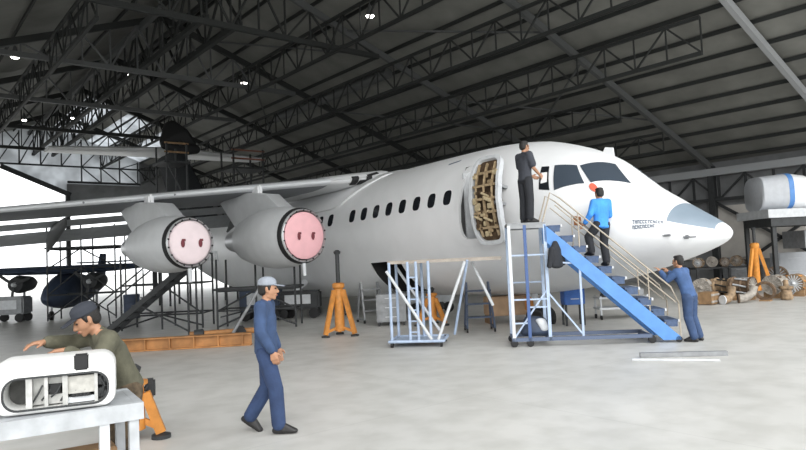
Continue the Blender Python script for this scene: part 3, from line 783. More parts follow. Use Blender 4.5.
# ------------------------------------------------------------------ boarding stair
PT = survey(545, 222, d=12.5); PF = survey(680, 339, d=12.15)
hd = Vector((PF.x-PT.x, PF.y-PT.y, 0)); Ls = hd.length; hd.normalize(); hp = Vector((-hd.y, hd.x, 0))
if hp.dot(CN) < 0: hp = -hp
# local frame: +x down the stair, +y away from the viewer
st = thing('boarding_stair', 'blue wheeled boarding stair leading up to the airliner nose', 'stairs', Vector((PT.x, PT.y, 0)), math.atan2(hd.y, hd.x))
HT = PT.z; SW = .74; XF = Ls
def stz(x): return HT - (HT-.22)*x/XF
for y in (0, SW):
    q = MB(); q.prism([(-.03, y-.03, HT-.04), (-.03, y-.03, HT-.36), (XF-.30, y-.03, .05), (XF+.02, y-.03, .05), (XF+.02, y-.03, .10)], (0, .06, 0))
    q.build('stringer', BLUE, st)
NT = 10
for k in range(NT):
    x = (k+.75)*XF/(NT+.3); z = stz(x)+.07
    q = MB(); q.box((x, SW/2, z), (.26, SW-.0, .035)); q.box((x, .0, z-.06), (.2, .03, .1)); q.box((x, SW, z-.06), (.2, .03, .1)); tr = q.build('tread', mat('tread grip', (.07, .11, .2), .7, noise=.3, nscale=20), st)
    q = MB(); q.box((x+.13, SW/2, z), (.03, SW+.02, .05)); q.build('nosing', PALE, tr, None, 'pale worn tread edge')
for y in (0, SW):
    q = MB()
    q.tube([(-.05, y, HT), (.12, y, HT+.56), (.3, y, stz(.3)+.72), (XF-.1, y, stz(XF-.1)+.72), (XF+.02, y, stz(XF)+.5), (XF+.02, y, .1)], .015)
    q.tube([(.2, y, stz(.2)+.5), (XF-.03, y, stz(XF-.03)+.5)], .012)
    for x in (.62, 1.85): q.tube([(x, y, stz(x)-.1), (x, y, stz(x)+.72)], .012)
    q.build('handrail', RAILT, st, 40)
q = MB(); q.box((-.36, SW/2, HT-.02), (.74, SW, .05)); q.bar((-.73, 0, HT-.06), (0, 0, HT-.06), .05, .09); q.bar((-.73, SW, HT-.06), (0, SW, HT-.06), .05, .09); q.build('platform', STEEL, st)
for (x, y, m) in ((-.02, 0, LBLUE), (-.02, SW, LBLUE), (-.40, 0, mat('dark stair blue', (.05, .10, .25), .5)), (-.70, 0, PALE), (-.70, SW, LBLUE)):
    q = MB(); q.bar((x, y, .12), (x, y, HT-.04), .06); q.build('post', m, st)
q = MB()
for y in (0, SW): q.bar((-.74, y, .14), (XF-.5, y, .14), .06, .07)
for x in (-.70, -.02, XF-.55): q.bar((x, 0, .14), (x, SW, .14), .06)
q.build('base_frame', mat('slate blue paint', (.09, .12, .19), .5), st)
q = MB()
for (a, c) in (((-.02, 0, .9), (-.70, 0, .9)), ((-.02, 0, 1.75), (-.70, 0, 1.75)), ((-.40, 0, .75), (-.02, 0, .75)), ((-.70, 0, .45), (-.40, 0, .45)), ((-.02, SW, 1.2), (-.70, SW, 1.2))): q.bar(a, c, .03)
q.bar((-.70, 0, .16), (-.02, 0, 1.1), .03); q.bar((-.02, 0, 1.6), (.62, 0, 1.55), .03); q.bar((.6, 0, .15), (.6, 0, stz(.6)-.28), .04); q.bar((0, 0, 1.0), (.6, 0, .2), .03)
q.build('cross_bar', LBLUE, st)
for (x, y) in ((-.70, 0), (-.40, 0), (-.70, SW), (XF-.5, 0), (XF-.5, SW)):
    q = MB(); q.lathe((x, y-.03, .075), (0, 1, 0), [(0, .05), (.005, .075), (.055, .075), (.06, .05)], 16); q.bar((x, y, .075), (x, y, .13), .07, .03); q.build('castor', BLACK, st, 40)
for y in (0, SW):
    q = MB(); q.lathe((XF-.02, y-.03, .06), (0, 1, 0), [(0, .06), (.06, .06)], 14); q.build('foot_wheel', BLACK, st, 40)
def stl(x, y, z): return st.matrix_basis @ Vector((x, y, z))
# dark jacket hanging under the stair
q = MB(); q.hull([((0, 0, 0), (.06, .05, .05)), ((.0, 0, -.12), (.15, .07, .06)), ((.02, 0, -.42), (.17, .08, .06))], 14, 8)
q.hull([((-.12, 0, -.12), .06), ((-.18, .02, -.42), .05)]); q.hull([((.12, 0, -.12), .06), ((.2, -.01, -.38), .05)])
o = q.build('jacket', DKCL, None, 60); o.location = stl(.16, -.06, HT-.42); tag(o, 'dark jacket hanging from the post under the stair top', 'jacket')
# pile of blue rags and bag by the stair post
t = thing('tool_bag', 'dark blue canvas tool bag resting on the stair base frame', 'bag', stl(-.27, .25, .175), st.rotation_euler.z)
q = MB(); q.hull([((-.2, 0, .1), (.1, .15, .1)), ((.2, 0, .1), (.1, .15, .1)), ((-.1, 0, .34), (.1, .08, .06)), ((.12, 0, .3), (.1, .08, .06))], 14, 8); q.build('bag_body', NAVY, t, 60)
q = MB(); q.tube([(-.15, -.1, .36), (-.1, -.1, .5), (.1, -.1, .48), (.16, -.1, .32)], .016); q.build('handle', BLACK, t, 40)
q = MB(); q.hull([((.1, -.1, .3), (.1, .06, .05)), ((.16, -.14, .16), (.08, .03, .06))], 10, 6); q.build('rag', PALE, t, 60, 'pale rag hanging out of the bag')

# ------------------------------------------------------------------ equipment under the fuselage
def cabinet(name, label, cat, loc, rz, size, m, legs=.12, drawers=3):
    t = thing(name, label, cat, loc, rz); w, d, h = size
    q = MB(); q.box((0, 0, legs+h/2), (w, d, h), 0, .015); q.build('body', m, t, 40)
    for k in range(drawers):
        zz = legs + h*(k+.5)/drawers
        q = MB(); q.box((0, -d/2-.008, zz), (w*.9, .02, h/drawers*.85)); dr = q.build('drawer', m, t)
        q = MB(); q.bar((-w*.2, -d/2-.03, zz+.02), (w*.2, -d/2-.03, zz+.02), .02); q.build('handle', PALE, dr)
    for sx in (-1, 1):
        for sy in (-1, 1):
            q = MB(); q.bar((sx*w*.42, sy*d*.4, 0), (sx*w*.42, sy*d*.4, legs+.02), .05); q.build('leg', DKST, t)
    return t
RZ = -YAW                                    # facing the viewer
cabinet('tool_cabinet', 'blue tool cabinet on legs seen under the boarding stair', 'cabinet', survey(574, 325, z=0), RZ, (.5, .4, .5), CRBL, .5, 2)
cabinet('tool_cabinet', 'slate drawer cabinet below the fuselage left of the pale blue trestle', 'cabinet', survey(392, 325, z=0), RZ, (.8, .5, .75), STEEL, .1, 3)
t = thing('padded_crate', 'tan and orange crate behind the posts of the stair', 'crate', survey(512, 322, z=0), RZ+.15)
q = MB(); q.box((0, 0, .45), (1.35, .6, .5), 0, .03); q.build('body', mat('tan board', (.50, .33, .20), .7, noise=.3, nscale=3), t, 40)
q = MB(); q.box((.45, -.31, .5), (.35, .03, .36)); q.build('panel', ORANGE, t, None, 'orange end panel')
for sx in (-.6, .6): q = MB(); q.box((sx, 0, .1), (.1, .6, .2)); q.build('skid', WOOD, t)
def step_stand(label, loc, rz, m):
    t = thing('step_stand', label, 'stand', loc, rz)
    for sx in (-.32, .32):
        q = MB(); q.bar((sx, -.3, .1), (sx*.8, .1, 1.15), .045); q.bar((sx, .35, .1), (sx*.8, .15, 1.15), .045); q.bar((sx, -.3, .1), (sx, .35, .1), .05); q.build('side_frame', m, t)
    for k in range(3): q = MB(); q.box((0, -.22+.12*k, .35+.3*k), (.6, .2, .035)); q.build('step', m, t)
    for sx in (-.32, .32):
        for sy in (-.28, .33): q = MB(); q.lathe((sx-.02, sy, .05), (1, 0, 0), [(0, .05), (.04, .05)], 12); q.build('castor', BLACK, t, 40)
    return t
step_stand('dark blue step stand on castors under the forward belly', survey(480, 331, z=0), RZ, NAVY)
step_stand('slate step stand near the grey drawer cabinet under the wing root', survey(372, 322, z=0), RZ+.4, STEEL)
# service trolley with machine under the nose
t = thing('service_trolley', 'pale service trolley with dark pump behind the boarding stair', 'trolley', survey(622, 318, z=0), RZ)
q = MB(); q.box((0, 0, .28), (1.3, .6, .05)); q.box((0, 0, .55), (1.3, .6, .04)); q.build('shelf', PALE, t)
for sx in (-.6, .6):
    for sy in (-.25, .25): q = MB(); q.bar((sx, sy, .1), (sx, sy, .6), .04); q.build('post', PALE, t); q = MB(); q.lathe((sx-.02, sy, .06), (1, 0, 0), [(0, .06), (.04, .06)], 12); q.build('castor', BLACK, t, 40)
q = MB(); q.lathe((-.5, 0, .75), (1, 0, 0), [(0, .1), (.05, .17), (.4, .17), (.42, .1), (.6, .08)], 18); q.box((-.3, 0, .6), (.4, .25, .08)); q.build('pump', DKST, t, 40)
q = MB(); q.box((.35, 0, .66), (.4, .35, .18), 0, .02); q.build('tray', STEEL, t)
# long steel bars on the floor
for (p, q_, lab, m, w) in ((survey(640, 355, z=.04), survey(727, 353, z=.04), 'long grey steel bar lying on the floor near the leaning worker', STEEL, .09),
                        (survey(632, 359.5, z=.02), survey(720, 360, z=.02), 'thin pale bar lying in front of the grey steel bar', PALE, .04)):
    c = (p+q_)/2; o = MB().bar(p-c, q_-c, w, w*.8).build('steel_bar', m, None); o.location = c; tag(o, lab, 'bar', 'steel bars on the floor')

# ------------------------------------------------------------------ left side: beams, scaffolds, small aeroplane
p0, p1 = survey(112, 353, z=0), survey(252, 345, z=0); c = (p0+p1)/2; d_ = (p1-p0); L = d_.length; d_.normalize()
t = thing('steel_beam', 'long orange steel beam lying on the floor under the engines', 'beam', c, math.atan2(d_.y, d_.x))
q = MB(); q.box((0, 0, .27), (L, .22, .03)); q.box((0, 0, .02), (L, .22, .03)); q.box((0, 0, .14), (L, .03, .24)); q.build('web', ORDK, t)
for k in range(6): q = MB(); q.box((-L/2+.2+k*(L-.4)/5, 0, .145), (.03, .2, .22)); q.build('stiffener', ORDK, t)
p0, p1 = survey(190, 343, z=0), survey(272, 337, z=0); c = (p0+p1)/2; d_ = (p1-p0); L = d_.length; d_.normalize()
t = thing('tow_bar', 'brown tow bar lying behind the long orange beam', 'tow bar', c, math.atan2(d_.y, d_.x))
q = MB(); q.tube([(-L/2, 0, .2), (L/2, 0, .2)], .07); q.build('bar', ORDK, t, 40)
q = MB(); q.lathe((-L/2+.1, 0, .2), (1, 0, 0), [(0, .1), (.2, .12), (.25, .05)], 14); q.build('coupling', DKST, t, 40)
for sy in (-.2, .2): q = MB(); q.lathe((.2, sy-.04, .16), (0, 1, 0), [(0, .1), (.01, .16), (.07, .16), (.08, .1)], 16); q.build('wheel', BLACK, t, 40)
q = MB(); q.bar((.2, -.2, .16), (.2, .2, .16), .05); q.build('axle', DKST, t)

def scaffold(label, loc, rz, nx, w, d, levels, m, decks=(), braces=True, stair=False):
    t = thing('scaffold', label, 'scaffold', loc, rz, 'dark scaffolds under the wing')
    H = levels[-1]
    for i in range(nx+1):
        for y in (0, d):
            q = MB(); q.tube([(i*w, y, .02), (i*w, y, H+.9)], .03); q.build('post', m, t, 40)
    for z in levels:
        for y in (0, d):
            q = MB(); q.tube([(0, y, z), (nx*w, y, z)], .025); q.build('rail', m, t, 40)
    for z in levels:
        for i in range(nx+1): q = MB(); q.tube([(i*w, 0, z), (i*w, d, z)], .022); q.build('transom', m, t, 40)
    if braces:
        for i in range(nx):
            for a, c in zip([.1]+list(levels), levels):
                q = MB(); q.tube([(i*w, 0, a), ((i+1)*w, 0, c)] if i % 2 == 0 else [((i+1)*w, 0, a), (i*w, 0, c)], .025); q.build('brace', m, t, 40)
    for z in decks:
        q = MB(); q.box((nx*w/2, d/2, z+.05), (nx*w+.2, d, .06)); q.build('deck', m, t)
    return t
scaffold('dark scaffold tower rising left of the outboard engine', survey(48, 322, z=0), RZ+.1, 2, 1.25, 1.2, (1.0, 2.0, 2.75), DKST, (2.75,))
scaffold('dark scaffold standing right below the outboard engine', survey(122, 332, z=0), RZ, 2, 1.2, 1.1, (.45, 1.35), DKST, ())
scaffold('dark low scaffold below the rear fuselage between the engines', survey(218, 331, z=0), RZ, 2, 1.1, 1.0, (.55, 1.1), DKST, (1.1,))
# long inclined props like a dock stair
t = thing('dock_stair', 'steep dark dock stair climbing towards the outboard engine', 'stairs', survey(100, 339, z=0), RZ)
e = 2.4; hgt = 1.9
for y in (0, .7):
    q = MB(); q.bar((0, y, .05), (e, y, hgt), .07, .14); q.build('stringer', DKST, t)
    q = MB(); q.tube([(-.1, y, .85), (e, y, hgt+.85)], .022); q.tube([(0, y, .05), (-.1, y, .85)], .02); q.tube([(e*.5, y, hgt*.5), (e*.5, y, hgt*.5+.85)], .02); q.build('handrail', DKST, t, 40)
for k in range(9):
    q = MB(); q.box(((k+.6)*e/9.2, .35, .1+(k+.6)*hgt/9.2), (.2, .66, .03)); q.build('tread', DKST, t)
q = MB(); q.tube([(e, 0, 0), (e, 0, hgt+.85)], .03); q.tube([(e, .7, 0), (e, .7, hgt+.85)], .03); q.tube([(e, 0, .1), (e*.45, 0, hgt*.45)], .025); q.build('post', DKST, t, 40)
t = thing('inclined_prop', 'thin inclined steel prop just behind the walking person in blue', 'prop', survey(228, 343, z=0), RZ)
q = MB(); q.tube([(0, 0, .03), (.9, .2, 1.5)], .035); q.build('tube', STEEL, t, 40); q = MB(); q.box((0, 0, .02), (.25, .25, .04)); q.build('foot_plate', STEEL, t)

# small dark high wing aeroplane parked behind
SD = 27.0
c = survey(66, 300, d=SD); c.z = 0
t = thing('light_aeroplane', 'small navy high wing twin propeller aeroplane parked behind the big wing', 'aeroplane', c, RZ+.12)
q = MB(); q.loft([[(math.cos(2*PI*j/24)*rw, y, zc+math.sin(2*PI*j/24)*rh) for j in range(24)] for y, rw, rh, zc in ((-1.9, .06, .06, .85), (-1.7, .3, .3, .88), (-1.1, .5, .52, .98), (-.3, .62, .72, 1.1), (1.2, .62, .72, 1.1), (2.6, .42, .5, 1.15), (4.6, .12, .2, 1.3))]); fu = q.build('fuselage', NAVY, t, 40)
q = MB(); q.box((0, -.98, 1.32), (.75, .25, .28), 0, .08); q.build('windscreen', GLASS, fu, 40)
def wsec(x, c0, z): return [(x, -.3+c0*(-.5+u), z+h*c0) for u, h in ((0, 0), (.1, .11), (.35, .16), (.7, .09), (1, 0), (.7, -.04), (.35, -.08), (.1, -.06))]
q = MB(); q.loft([wsec(-3.4, .9, 1.98), wsec(-2, 1.3, 1.93), wsec(0, 1.5, 1.9), wsec(2, 1.3, 1.93), wsec(3.3, .8, 1.98)]); q.build('wing', NAVY, t, 40)
for sx in (-1.4, 1.4):
    q = MB(); q.lathe((sx, -1.35, 1.45), (0, 1, .02), [(0, .1), (.05, .28), (.4, .36), (1.3, .3), (1.9, .08)], 20); ng = q.build('engine_nacelle', DKST, t, 40)
    q = MB(); q.lathe((sx, -1.55, 1.45), (0, 1, 0), [(0, .02), (.1, .09), (.22, .1)], 14); q.build('spinner', PALE, ng, 40)
    q = MB()
    for k in range(3):
        a = 2*PI*k/3+.4; dv = Vector((math.cos(a), 0, math.sin(a))); q.loft([[Vector((sx, -1.43, 1.45))+dv*r_+Vector((0, 0, 0)).lerp(dv.cross(Vector((0, 1, 0))), 1)*w_ + Vector((0, y_, 0)) for w_, y_ in ((-ww, .01), (0, -.015), (ww, -.01), (0, .015))] for r_, ww in ((.08, .03), (.3, .06), (.55, .06), (.68, .03))])
    q.build('propeller', DKST, ng, 40)
    q = MB(); q.tube([(sx, -.5, 1.2), (sx, -.6, .3)], .05); gl = q.build('gear_leg', STEEL, t, 40)
    q = MB(); q.lathe((sx-.08, -.6, .26), (1, 0, 0), [(0, .16), (.02, .26), (.14, .26), (.16, .16)], 18); q.build('wheel', BLACK, gl, 40)
q = MB(); q.tube([(0, -1.4, .6), (0, -1.45, .2)], .04); gl = q.build('gear_leg', STEEL, t, 40)
q = MB(); q.lathe((-.06, -1.45, .18), (1, 0, 0), [(0, .1), (.02, .18), (.1, .18), (.12, .1)], 18); q.build('wheel', BLACK, gl, 40)
q = MB(); q.prism([(-.04, 3.5, 1.4), (-.04, 4.8, 1.35), (-.04, 5.0, 2.7), (-.04, 4.3, 2.7)], (.08, 0, 0)); q.build('tail_fin', NAVY, t)
q = MB(); q.box((0, 4.7, 2.3), (2.4, .55, .07), 0, .02); q.build('tailplane', NAVY, t)
# drum and carts near it
o = MB().lathe((0, 0, 0), (0, 0, 1), [(0, .29), (.02, .3), (.29, .285), (.3, .3), (.32, .285), (.6, .285), (.61, .3), (.63, .285), (.88, .3), (.9, .28), (.88, .26)], 24).build('oil_drum', NAVY, None, 40); o.location = survey(132, 318, z=0); tag(o, 'dark oil drum standing behind the scaffold', 'drum')
def cart(label, px, py, w, h, m):
    t = thing('ground_cart', label, 'cart', survey(px, py, z=0), RZ)
    q = MB(); q.box((0, 0, .3+h/2), (w, .7, h), 0, .06); q.build('body', m, t, 40)
    for sx in (-.36, .36):
        for sy in (-.36, .36): q = MB(); q.lathe((sx*w, sy*.8-.05, .17), (0, 1, 0), [(0, .1), (.01, .17), (.09, .17), (.1, .1)], 16); q.build('wheel', BLACK, t, 40)
    q = MB(); q.bar((-w/2, 0, .3), (-w/2-.7, 0, .15), .05); q.build('draw_bar', DKST, t)
    q = MB(); q.box((0, -.355, .3+h*.55), (w*.6, .02, h*.5)); q.build('panel', PALE, t)
    return t
cart('slate ground power cart at the far left edge behind the bent worker', 12, 322, 1.3, .7, STEEL)
cart('dark ground cart left of the orange jack under the wing', 300, 318, 1.4, .6, DKST)
cart('pale ground cart far behind the pale blue trestle', 432, 312, 1.5, .45, PALE)
cart('navy ground cart behind the scaffold under the rear fuselage', 262, 320, 1.3, .75, NAVY)

# ------------------------------------------------------------------ right background
def drum_part(label, loc, rz, r, l, m, m2, stand=True):
    t = thing('engine_module', label, 'engine part', loc, rz, 'engine modules on the floor by the right wall')
    z = r + (.12 if stand else .0)
    q = MB(); q.lathe((-l/2, 0, z), (1, 0, 0), [(.03, .02), (.03, r*.9), (0, r*.92), (0, r), (.05, r), (.1, r*.82), (l*.45, r*.7), (l*.5, r*.85), (l*.55, r*.7), (l-.1, r*.75), (l-.06, r), (l-.02, r), (l, r*.5)], 22); q.build('casing', m, t, 35)
    q = MB(); q.lathe((-l/2-.06, 0, z), (1, 0, 0), [(0, .01), (.03, r*.16), (.09, r*.24)], 14)
    for k in range(18):
        a = 2*PI*k/18; q.bar((-l/2+.01, math.cos(a)*r*.2, z+math.sin(a)*r*.2), (-l/2+.015, math.cos(a)*r*.88, z+math.sin(a)*r*.88), r*.09, .02, Vector((1, 0, .3)))
    q.build('fan_disc', random.choice([PALE, STEEL, CARD2]), t, 40)
    q = MB()
    for k in range(7):
        a = k*.9; q.tube([(-l*.35, math.cos(a)*r*.85, z+math.sin(a)*r*.85), (l*.3, math.cos(a+.3)*r*.85, z+math.sin(a+.3)*r*.85)], .025)
    q.build('piping', m2, t, 40)
    if stand:
        for sx in (-.3, .3): q = MB(); q.box((sx*l, 0, .1), (.08, r*1.8, .2)); q.build('cradle', WOOD, t)
    return t
mods = [(703, 300, .32, .8, CARD2, CARD), (725, 299, .32, .7, CARD, DKST), (744, 300, .34, .8, CARD3, PALE), (776, 298, .34, .8, CARD2, CARD3), (797, 296, .33, .7, CARD, ORANGE), (778, 289.5, .42, .9, CARD3, CARD)]
labs = ['pale engine module nearest the leaning worker', 'rusty tan engine module second from the leaning worker', 'brown engine module with pale pipes left of the orange tripod', 'pale engine module right of the orange tripod',
        'rusty engine module with orange pipes at the right edge', 'big brown engine module behind the pale one right of the tripod']
for (px, py, r, l, m, m2), lb in zip(mods, labs): drum_part(lb, survey(px, py, z=0), RZ+random.choice([.75, 1.0, 2.2]), r*.92, l*.8, m, m2)
jack('tall orange tripod stand among the engine modules by the right wall', survey(758, 294, z=0), 1.95, .3, .3, .5, 'tripod_stand', mat('bright orange paint', (.80, .33, .06), .5, noise=.25, nscale=9))
def small_part(name, label, cat, px, py, kind, m, m2):
    t = thing(name, label, cat, survey(px, py, z=0), RZ+random.uniform(-.8, .8))
    if kind == 'duct':
        q = MB(); q.tube([(-.3, 0, .14), (-.1, 0, .16), (.1, .05, .3), (.15, .08, .5)], [.13, .12, .11, .12], 14); q.build('duct_body', m, t, 40)
        q = MB(); q.lathe((-.3, 0, .14), (1, 0, 0), [(-.02, .1), (-.02, .14), (.02, .14)], 14); q.build('flange', m2, t, 40)
    elif kind == 'crate':
        q = MB(); q.box((0, 0, .2), (.55, .4, .36), 0, .01); q.build('body', m, t, 40)
        for z in (.1, .3): q = MB(); q.box((0, -.205, z), (.57, .02, .06)); q.build('batten', m2, t)
    elif kind == 'ring':
        q = MB(); q.lathe((0, -.06, .3), (0, 1, .15), [(0, .22), (0, .3), (.1, .3), (.1, .22), (0, .22)], 24, False); q.build('ring_body', m, t, 40)
        q = MB(); q.box((0, 0, .02), (.3, .3, .04)); q.build('foot', m2, t)
    else:
        q = MB(); q.lathe((0, 0, .02), (0, 0, 1), [(0, .16), (.05, .18), (.3, .14), (.34, .2), (.4, .2), (.42, .08), (.6, .06)], 16); q.build('pump_body', m, t, 40)
        q = MB(); q.tube([(.15, 0, .1), (.25, -.05, .25), (.1, -.1, .4)], .03); q.build('pipe', m2, t, 40)
for a in (('bent_duct', 'small tan bent duct on the floor left of the orange tripod', 'duct', 731, 304, 'duct', CARD, PALE), ('parts_crate', 'small timber parts crate in front of the brown engine module', 'crate', 709, 304.5, 'crate', WOOD, CARD2),
          ('casing_ring', 'brown casing ring standing right of the orange tripod', 'ring', 766, 301, 'ring', CARD3, WOOD), ('fuel_pump', 'rusty upright pump on the floor by the right edge', 'pump', 787, 300, 'pump', CARD, STEEL),
          ('fuel_pump', 'orange upright pump between the pale and rusty modules by the right edge', 'pump', 789, 293, 'pump', ORANGE, CARD2), ('casing_ring', 'tan casing ring leaning in the gap under the nose tip', 'ring', 713, 296, 'ring', CARD, WOOD),
          ('bent_duct', 'pale bent duct standing just left of the tripod foot', 'duct', 750, 303, 'duct', CARD2, CARD3)): small_part(*a)
t = thing('wheel_dolly', 'long low pale trolley behind the engine modules under the nose', 'trolley', survey(718, 281, z=0), RZ)
q = MB(); q.box((0, 0, .75), (2.2, .8, .28), 0, .03); q.build('bed', mat('pale blue grey paint', (.5, .55, .6), .5), t, 40)
for sx in (-.8, .8): q = MB(); q.lathe((sx, -.4, .28), (0, 1, 0), [(0, .15), (.02, .28), (.14, .28), (.16, .15)], 18); q.build('wheel', BLACK, t, 40)
q = MB(); q.bar((-.8, 0, .28), (.8, 0, .28), .12); q.bar((-.8, 0, .28), (-.8, 0, .65), .1); q.bar((.8, 0, .28), (.8, 0, .65), .1); q.build('chassis', DKST, t)
rk0 = survey(726, 288, z=0)
t = thing('storage_rack', 'low steel rack of engine modules behind the leaning worker', 'rack', rk0, RZ)
for z in (.12, .85): q = MB(); q.box((0, 0, z), (2.7, .8, .06)); q.build('shelf', DKST, t)
for sx in (-1.3, 0, 1.3):
    for sy in (-.38, .38): q = MB(); q.bar((sx, sy, 0), (sx, sy, .9), .07); q.build('post', DKST, t)
for k, (dx, rr, l, m, m2, lb) in enumerate(((-1.05, .2, .5, CARD, CARD2, 'rusty module leftmost on the low steel rack'), (-.52, .22, .5, CARD2, CARD, 'pale module second from the left on the low steel rack'), (.0, .19, .5, CARD3, CARD2, 'brown module in the middle of the low steel rack'),
                                            (.52, .22, .5, CARD, DKST, 'rusty module second from the right on the low steel rack'), (1.05, .2, .45, CARD2, CARD3, 'pale module rightmost on the low steel rack'))):
    pz = rk0 + CR*dx; pz.z = .88; m_t = drum_part(lb, pz, RZ+random.choice([.95, 1.25, 1.7]), rr, l*.85, m, m2, False)
    m_t['group'] = 'engine modules on the low rack'
# raised dock with an aircraft section on it
DD = 24.0
dk = survey(791, 214, d=DD); dz = dk.z
t = thing('raised_dock', 'raised grey dock platform carrying the white cowl by the right wall', 'platform', (dk.x, dk.y, 0), RZ)
q = MB(); q.box((.2, 0, dz), (3.3, 2.2, .3)); q.build('deck', PALE, t)
q = MB(); q.box((.2, -.2, dz-.3), (3.1, 1.7, .3)); q.build('under_beam', DKST, t)
for sx in (-1.2, 1.6):
    for sy in (-.9, .9): q = MB(); q.bar((sx, sy, 0), (sx, sy, dz-.1), .14); q.build('post', DKST, t)
q = MB(); q.box((1.0, .3, dz-.95), (1.6, 1.4, .65)); q.build('housing', STEEL, t)
q = MB(); q.box((1.1, -.42, dz-.85), (.9, .05, .3)); q.build('opening_shade_slab', DARK, t)  # dark slab stands in for the shade inside an opening
o_t = thing('engine_cowl', 'white tapered engine cowl with blue stripe on the raised dock', 'cowl', (dk.x, dk.y, dz+.15), RZ)
def csec(x, w, h, z0):
    return [(x, math.copysign(abs(math.cos(a))**.6, math.cos(a))*w, z0 + h/2 + math.copysign(abs(math.sin(a))**.6, math.sin(a))*h/2) for a in [2*PI*k/28 for k in range(28)]]
q = MB(); q.loft([csec(-1.35, .62, 1.15, .0), csec(-1.3, .68, 1.25, 0), csec(-.45, .7, 1.32, 0), csec(-.4, .7, 1.33, 0)]); q.build('rear_section', CABG, o_t, 40, 'grey rear section')
q = MB(); q.loft([csec(-.4, .71, 1.34, 0), csec(-.22, .71, 1.35, 0)]); q.build('stripe', BLUE, o_t, 40, 'blue stripe band')
q = MB(); q.loft([csec(-.22, .7, 1.34, 0), csec(.3, .68, 1.25, 0), csec(1.0, .55, .95, .0), csec(1.5, .3, .5, .0), csec(1.6, .1, .2, .05)]); q.build('front_section', WHITE, o_t, 40)
cabinet('storage_cabinet', 'pale grey storage cabinet under the raised dock', 'cabinet', survey(792, 285.5, z=0), RZ, (1.3, .6, 1.0), CABG, .35, 2)
cabinet('storage_cabinet', 'white low storage cabinet at the right edge', 'cabinet', survey(806, 291, z=0), RZ-.2, (.7, .5, .5), PALE, .08, 1)
cabinet('storage_cabinet', 'slate storage cabinet beside the tall orange tripod', 'cabinet', survey(737, 284, z=0), RZ+.1, (.9, .6, 1.1), STEEL, .1, 3)

# ------------------------------------------------------------------ workbench with the cowling in the left foreground
BZ_ = .90
E1 = survey(143, 402, z=BZ_); E0 = survey(0, 423, z=BZ_); ex = (E1-E0); ex.z = 0; exn = ex.normalized(); eyn = Vector((-exn.y, exn.x, 0))
if eyn.dot(CN) < 0: eyn = -eyn
bx = math.atan2(exn.y, exn.x)
bench = thing('workbench', 'grey steel workbench carrying the white cowling at lower left', 'workbench', Vector((E1.x, E1.y, 0)), bx)   # local -x along the bench, +y away
# ensure right handed local y points away from viewer
LB = 1.9; WB = .60
q = MB()
for y in (0, WB): q.bar((-LB, y, BZ_-.05), (0, y, BZ_-.05), .05, .11)
for x in (-LB, -.95, -.02): q.bar((x, 0, BZ_-.05), (x, WB, BZ_-.05), .05, .1)
q.box((-LB/2, WB/2, BZ_-.012), (LB, WB, .02)); q.build('top_frame', TABM, bench)
for (x, y) in ((-.06, .02), (-.06, WB-.02), (-.24, .02), (-1.5, .02), (-1.5, WB-.02)):
    q = MB(); q.bar((x, y, 0), (x, y, BZ_-.1), .06); q.build('leg', TABM if x > -.2 else PALE, bench)
q = MB(); q.box((-LB/2, WB/2, .42), (LB-.2, WB-.1, .04)); q.build('shelf', STEEL, bench)
q = MB(); q.bar((-LB, 0, .62), (-.06, 0, .55), .03); q.build('tie_rod', STEEL, bench)
o = MB().box((0, 0, 0), (1.1, .2, .17), 0, .01).build('timber_beam', WOOD, None, 40)
o.location = bench.matrix_basis @ Vector((-.70, .2, .53)); o.rotation_euler = (0, 0, bx); tag(o, 'brown timber beam lying on the workbench shelf', 'beam')
# cowling, local x along the bench from its right end
cw = thing('engine_cowling', 'white aircraft cowling lying open side out on the workbench', 'cowling', survey(116, 405, z=BZ_+.006), RZ+.40)
CL, CH, CDp = .70, .345, .42
def rr_(x0, x1, z0, z1, r, n=7):
    pts = []
    for cx, cz, a0 in ((x1-r, z1-r, 0), (x0+r, z1-r, 90), (x0+r, z0+r, 180), (x1-r, z0+r, 270)):
        for k in range(n): a = R(a0+90*k/(n-1)); pts.append((cx+math.cos(a)*r, cz+math.sin(a)*r))
    return pts
def ringy(p, y): return [(x, y, z) for x, z in p]
outer = [ringy(rr_(-CL+.03, -.03, .02, CH-.03, .07), 0), ringy(rr_(-CL+.005, -.005, .005, CH-.008, .08), .015), ringy(rr_(-CL, 0, 0, CH, .08), .05), ringy(rr_(-CL, 0, 0, CH, .09), .28), ringy(rr_(-CL+.03, -.03, 0, CH-.03, .10), .37), ringy(rr_(-CL+.10, -.10, .02, CH-.10, .08), CDp)]
OX0, OX1, OZ0, OZ1 = -CL+.055, -.045, .03, CH-.115
inner = [ringy(rr_(OX0, OX1, OZ0, OZ1, .085), .0), ringy(rr_(OX0+.01, OX1-.01, OZ0+.01, OZ1-.01, .08), .2)]
q = MB(); vr = [[q.bm.verts.new(p) for p in r_] for r_ in inner[::-1]+outer]; q.skin(vr, True, True); q.build('shell', COWLW, cw, 40)
q = MB()
lps = [[q.bm.verts.new(p) for p in ringy(rr_(OX0-a_, OX1+a_, OZ0-a_, OZ1+a_, .085+a_), y_)] for a_, y_ in ((.007, .004), (.006, -.006), (-.006, -.006), (-.007, .004))]
q.skin(lps+[lps[0]], True, False); q.build('opening_rim', DKST, cw, 40, 'dark seal around the opening')
q = MB(); q.box(((OX0+OX1)/2, .18, (OZ0+OZ1)/2), (OX1-OX0-.03, .012, OZ1-OZ0-.03)); q.build('inner_panel', mat('dark grey liner', (.10, .10, .095), .8, noise=.4, nscale=20), cw, None, 'dark grey inner panel')  # back panel coloured darker than the shell
xi = lambda u: OX0 + (OX1-OX0)*u
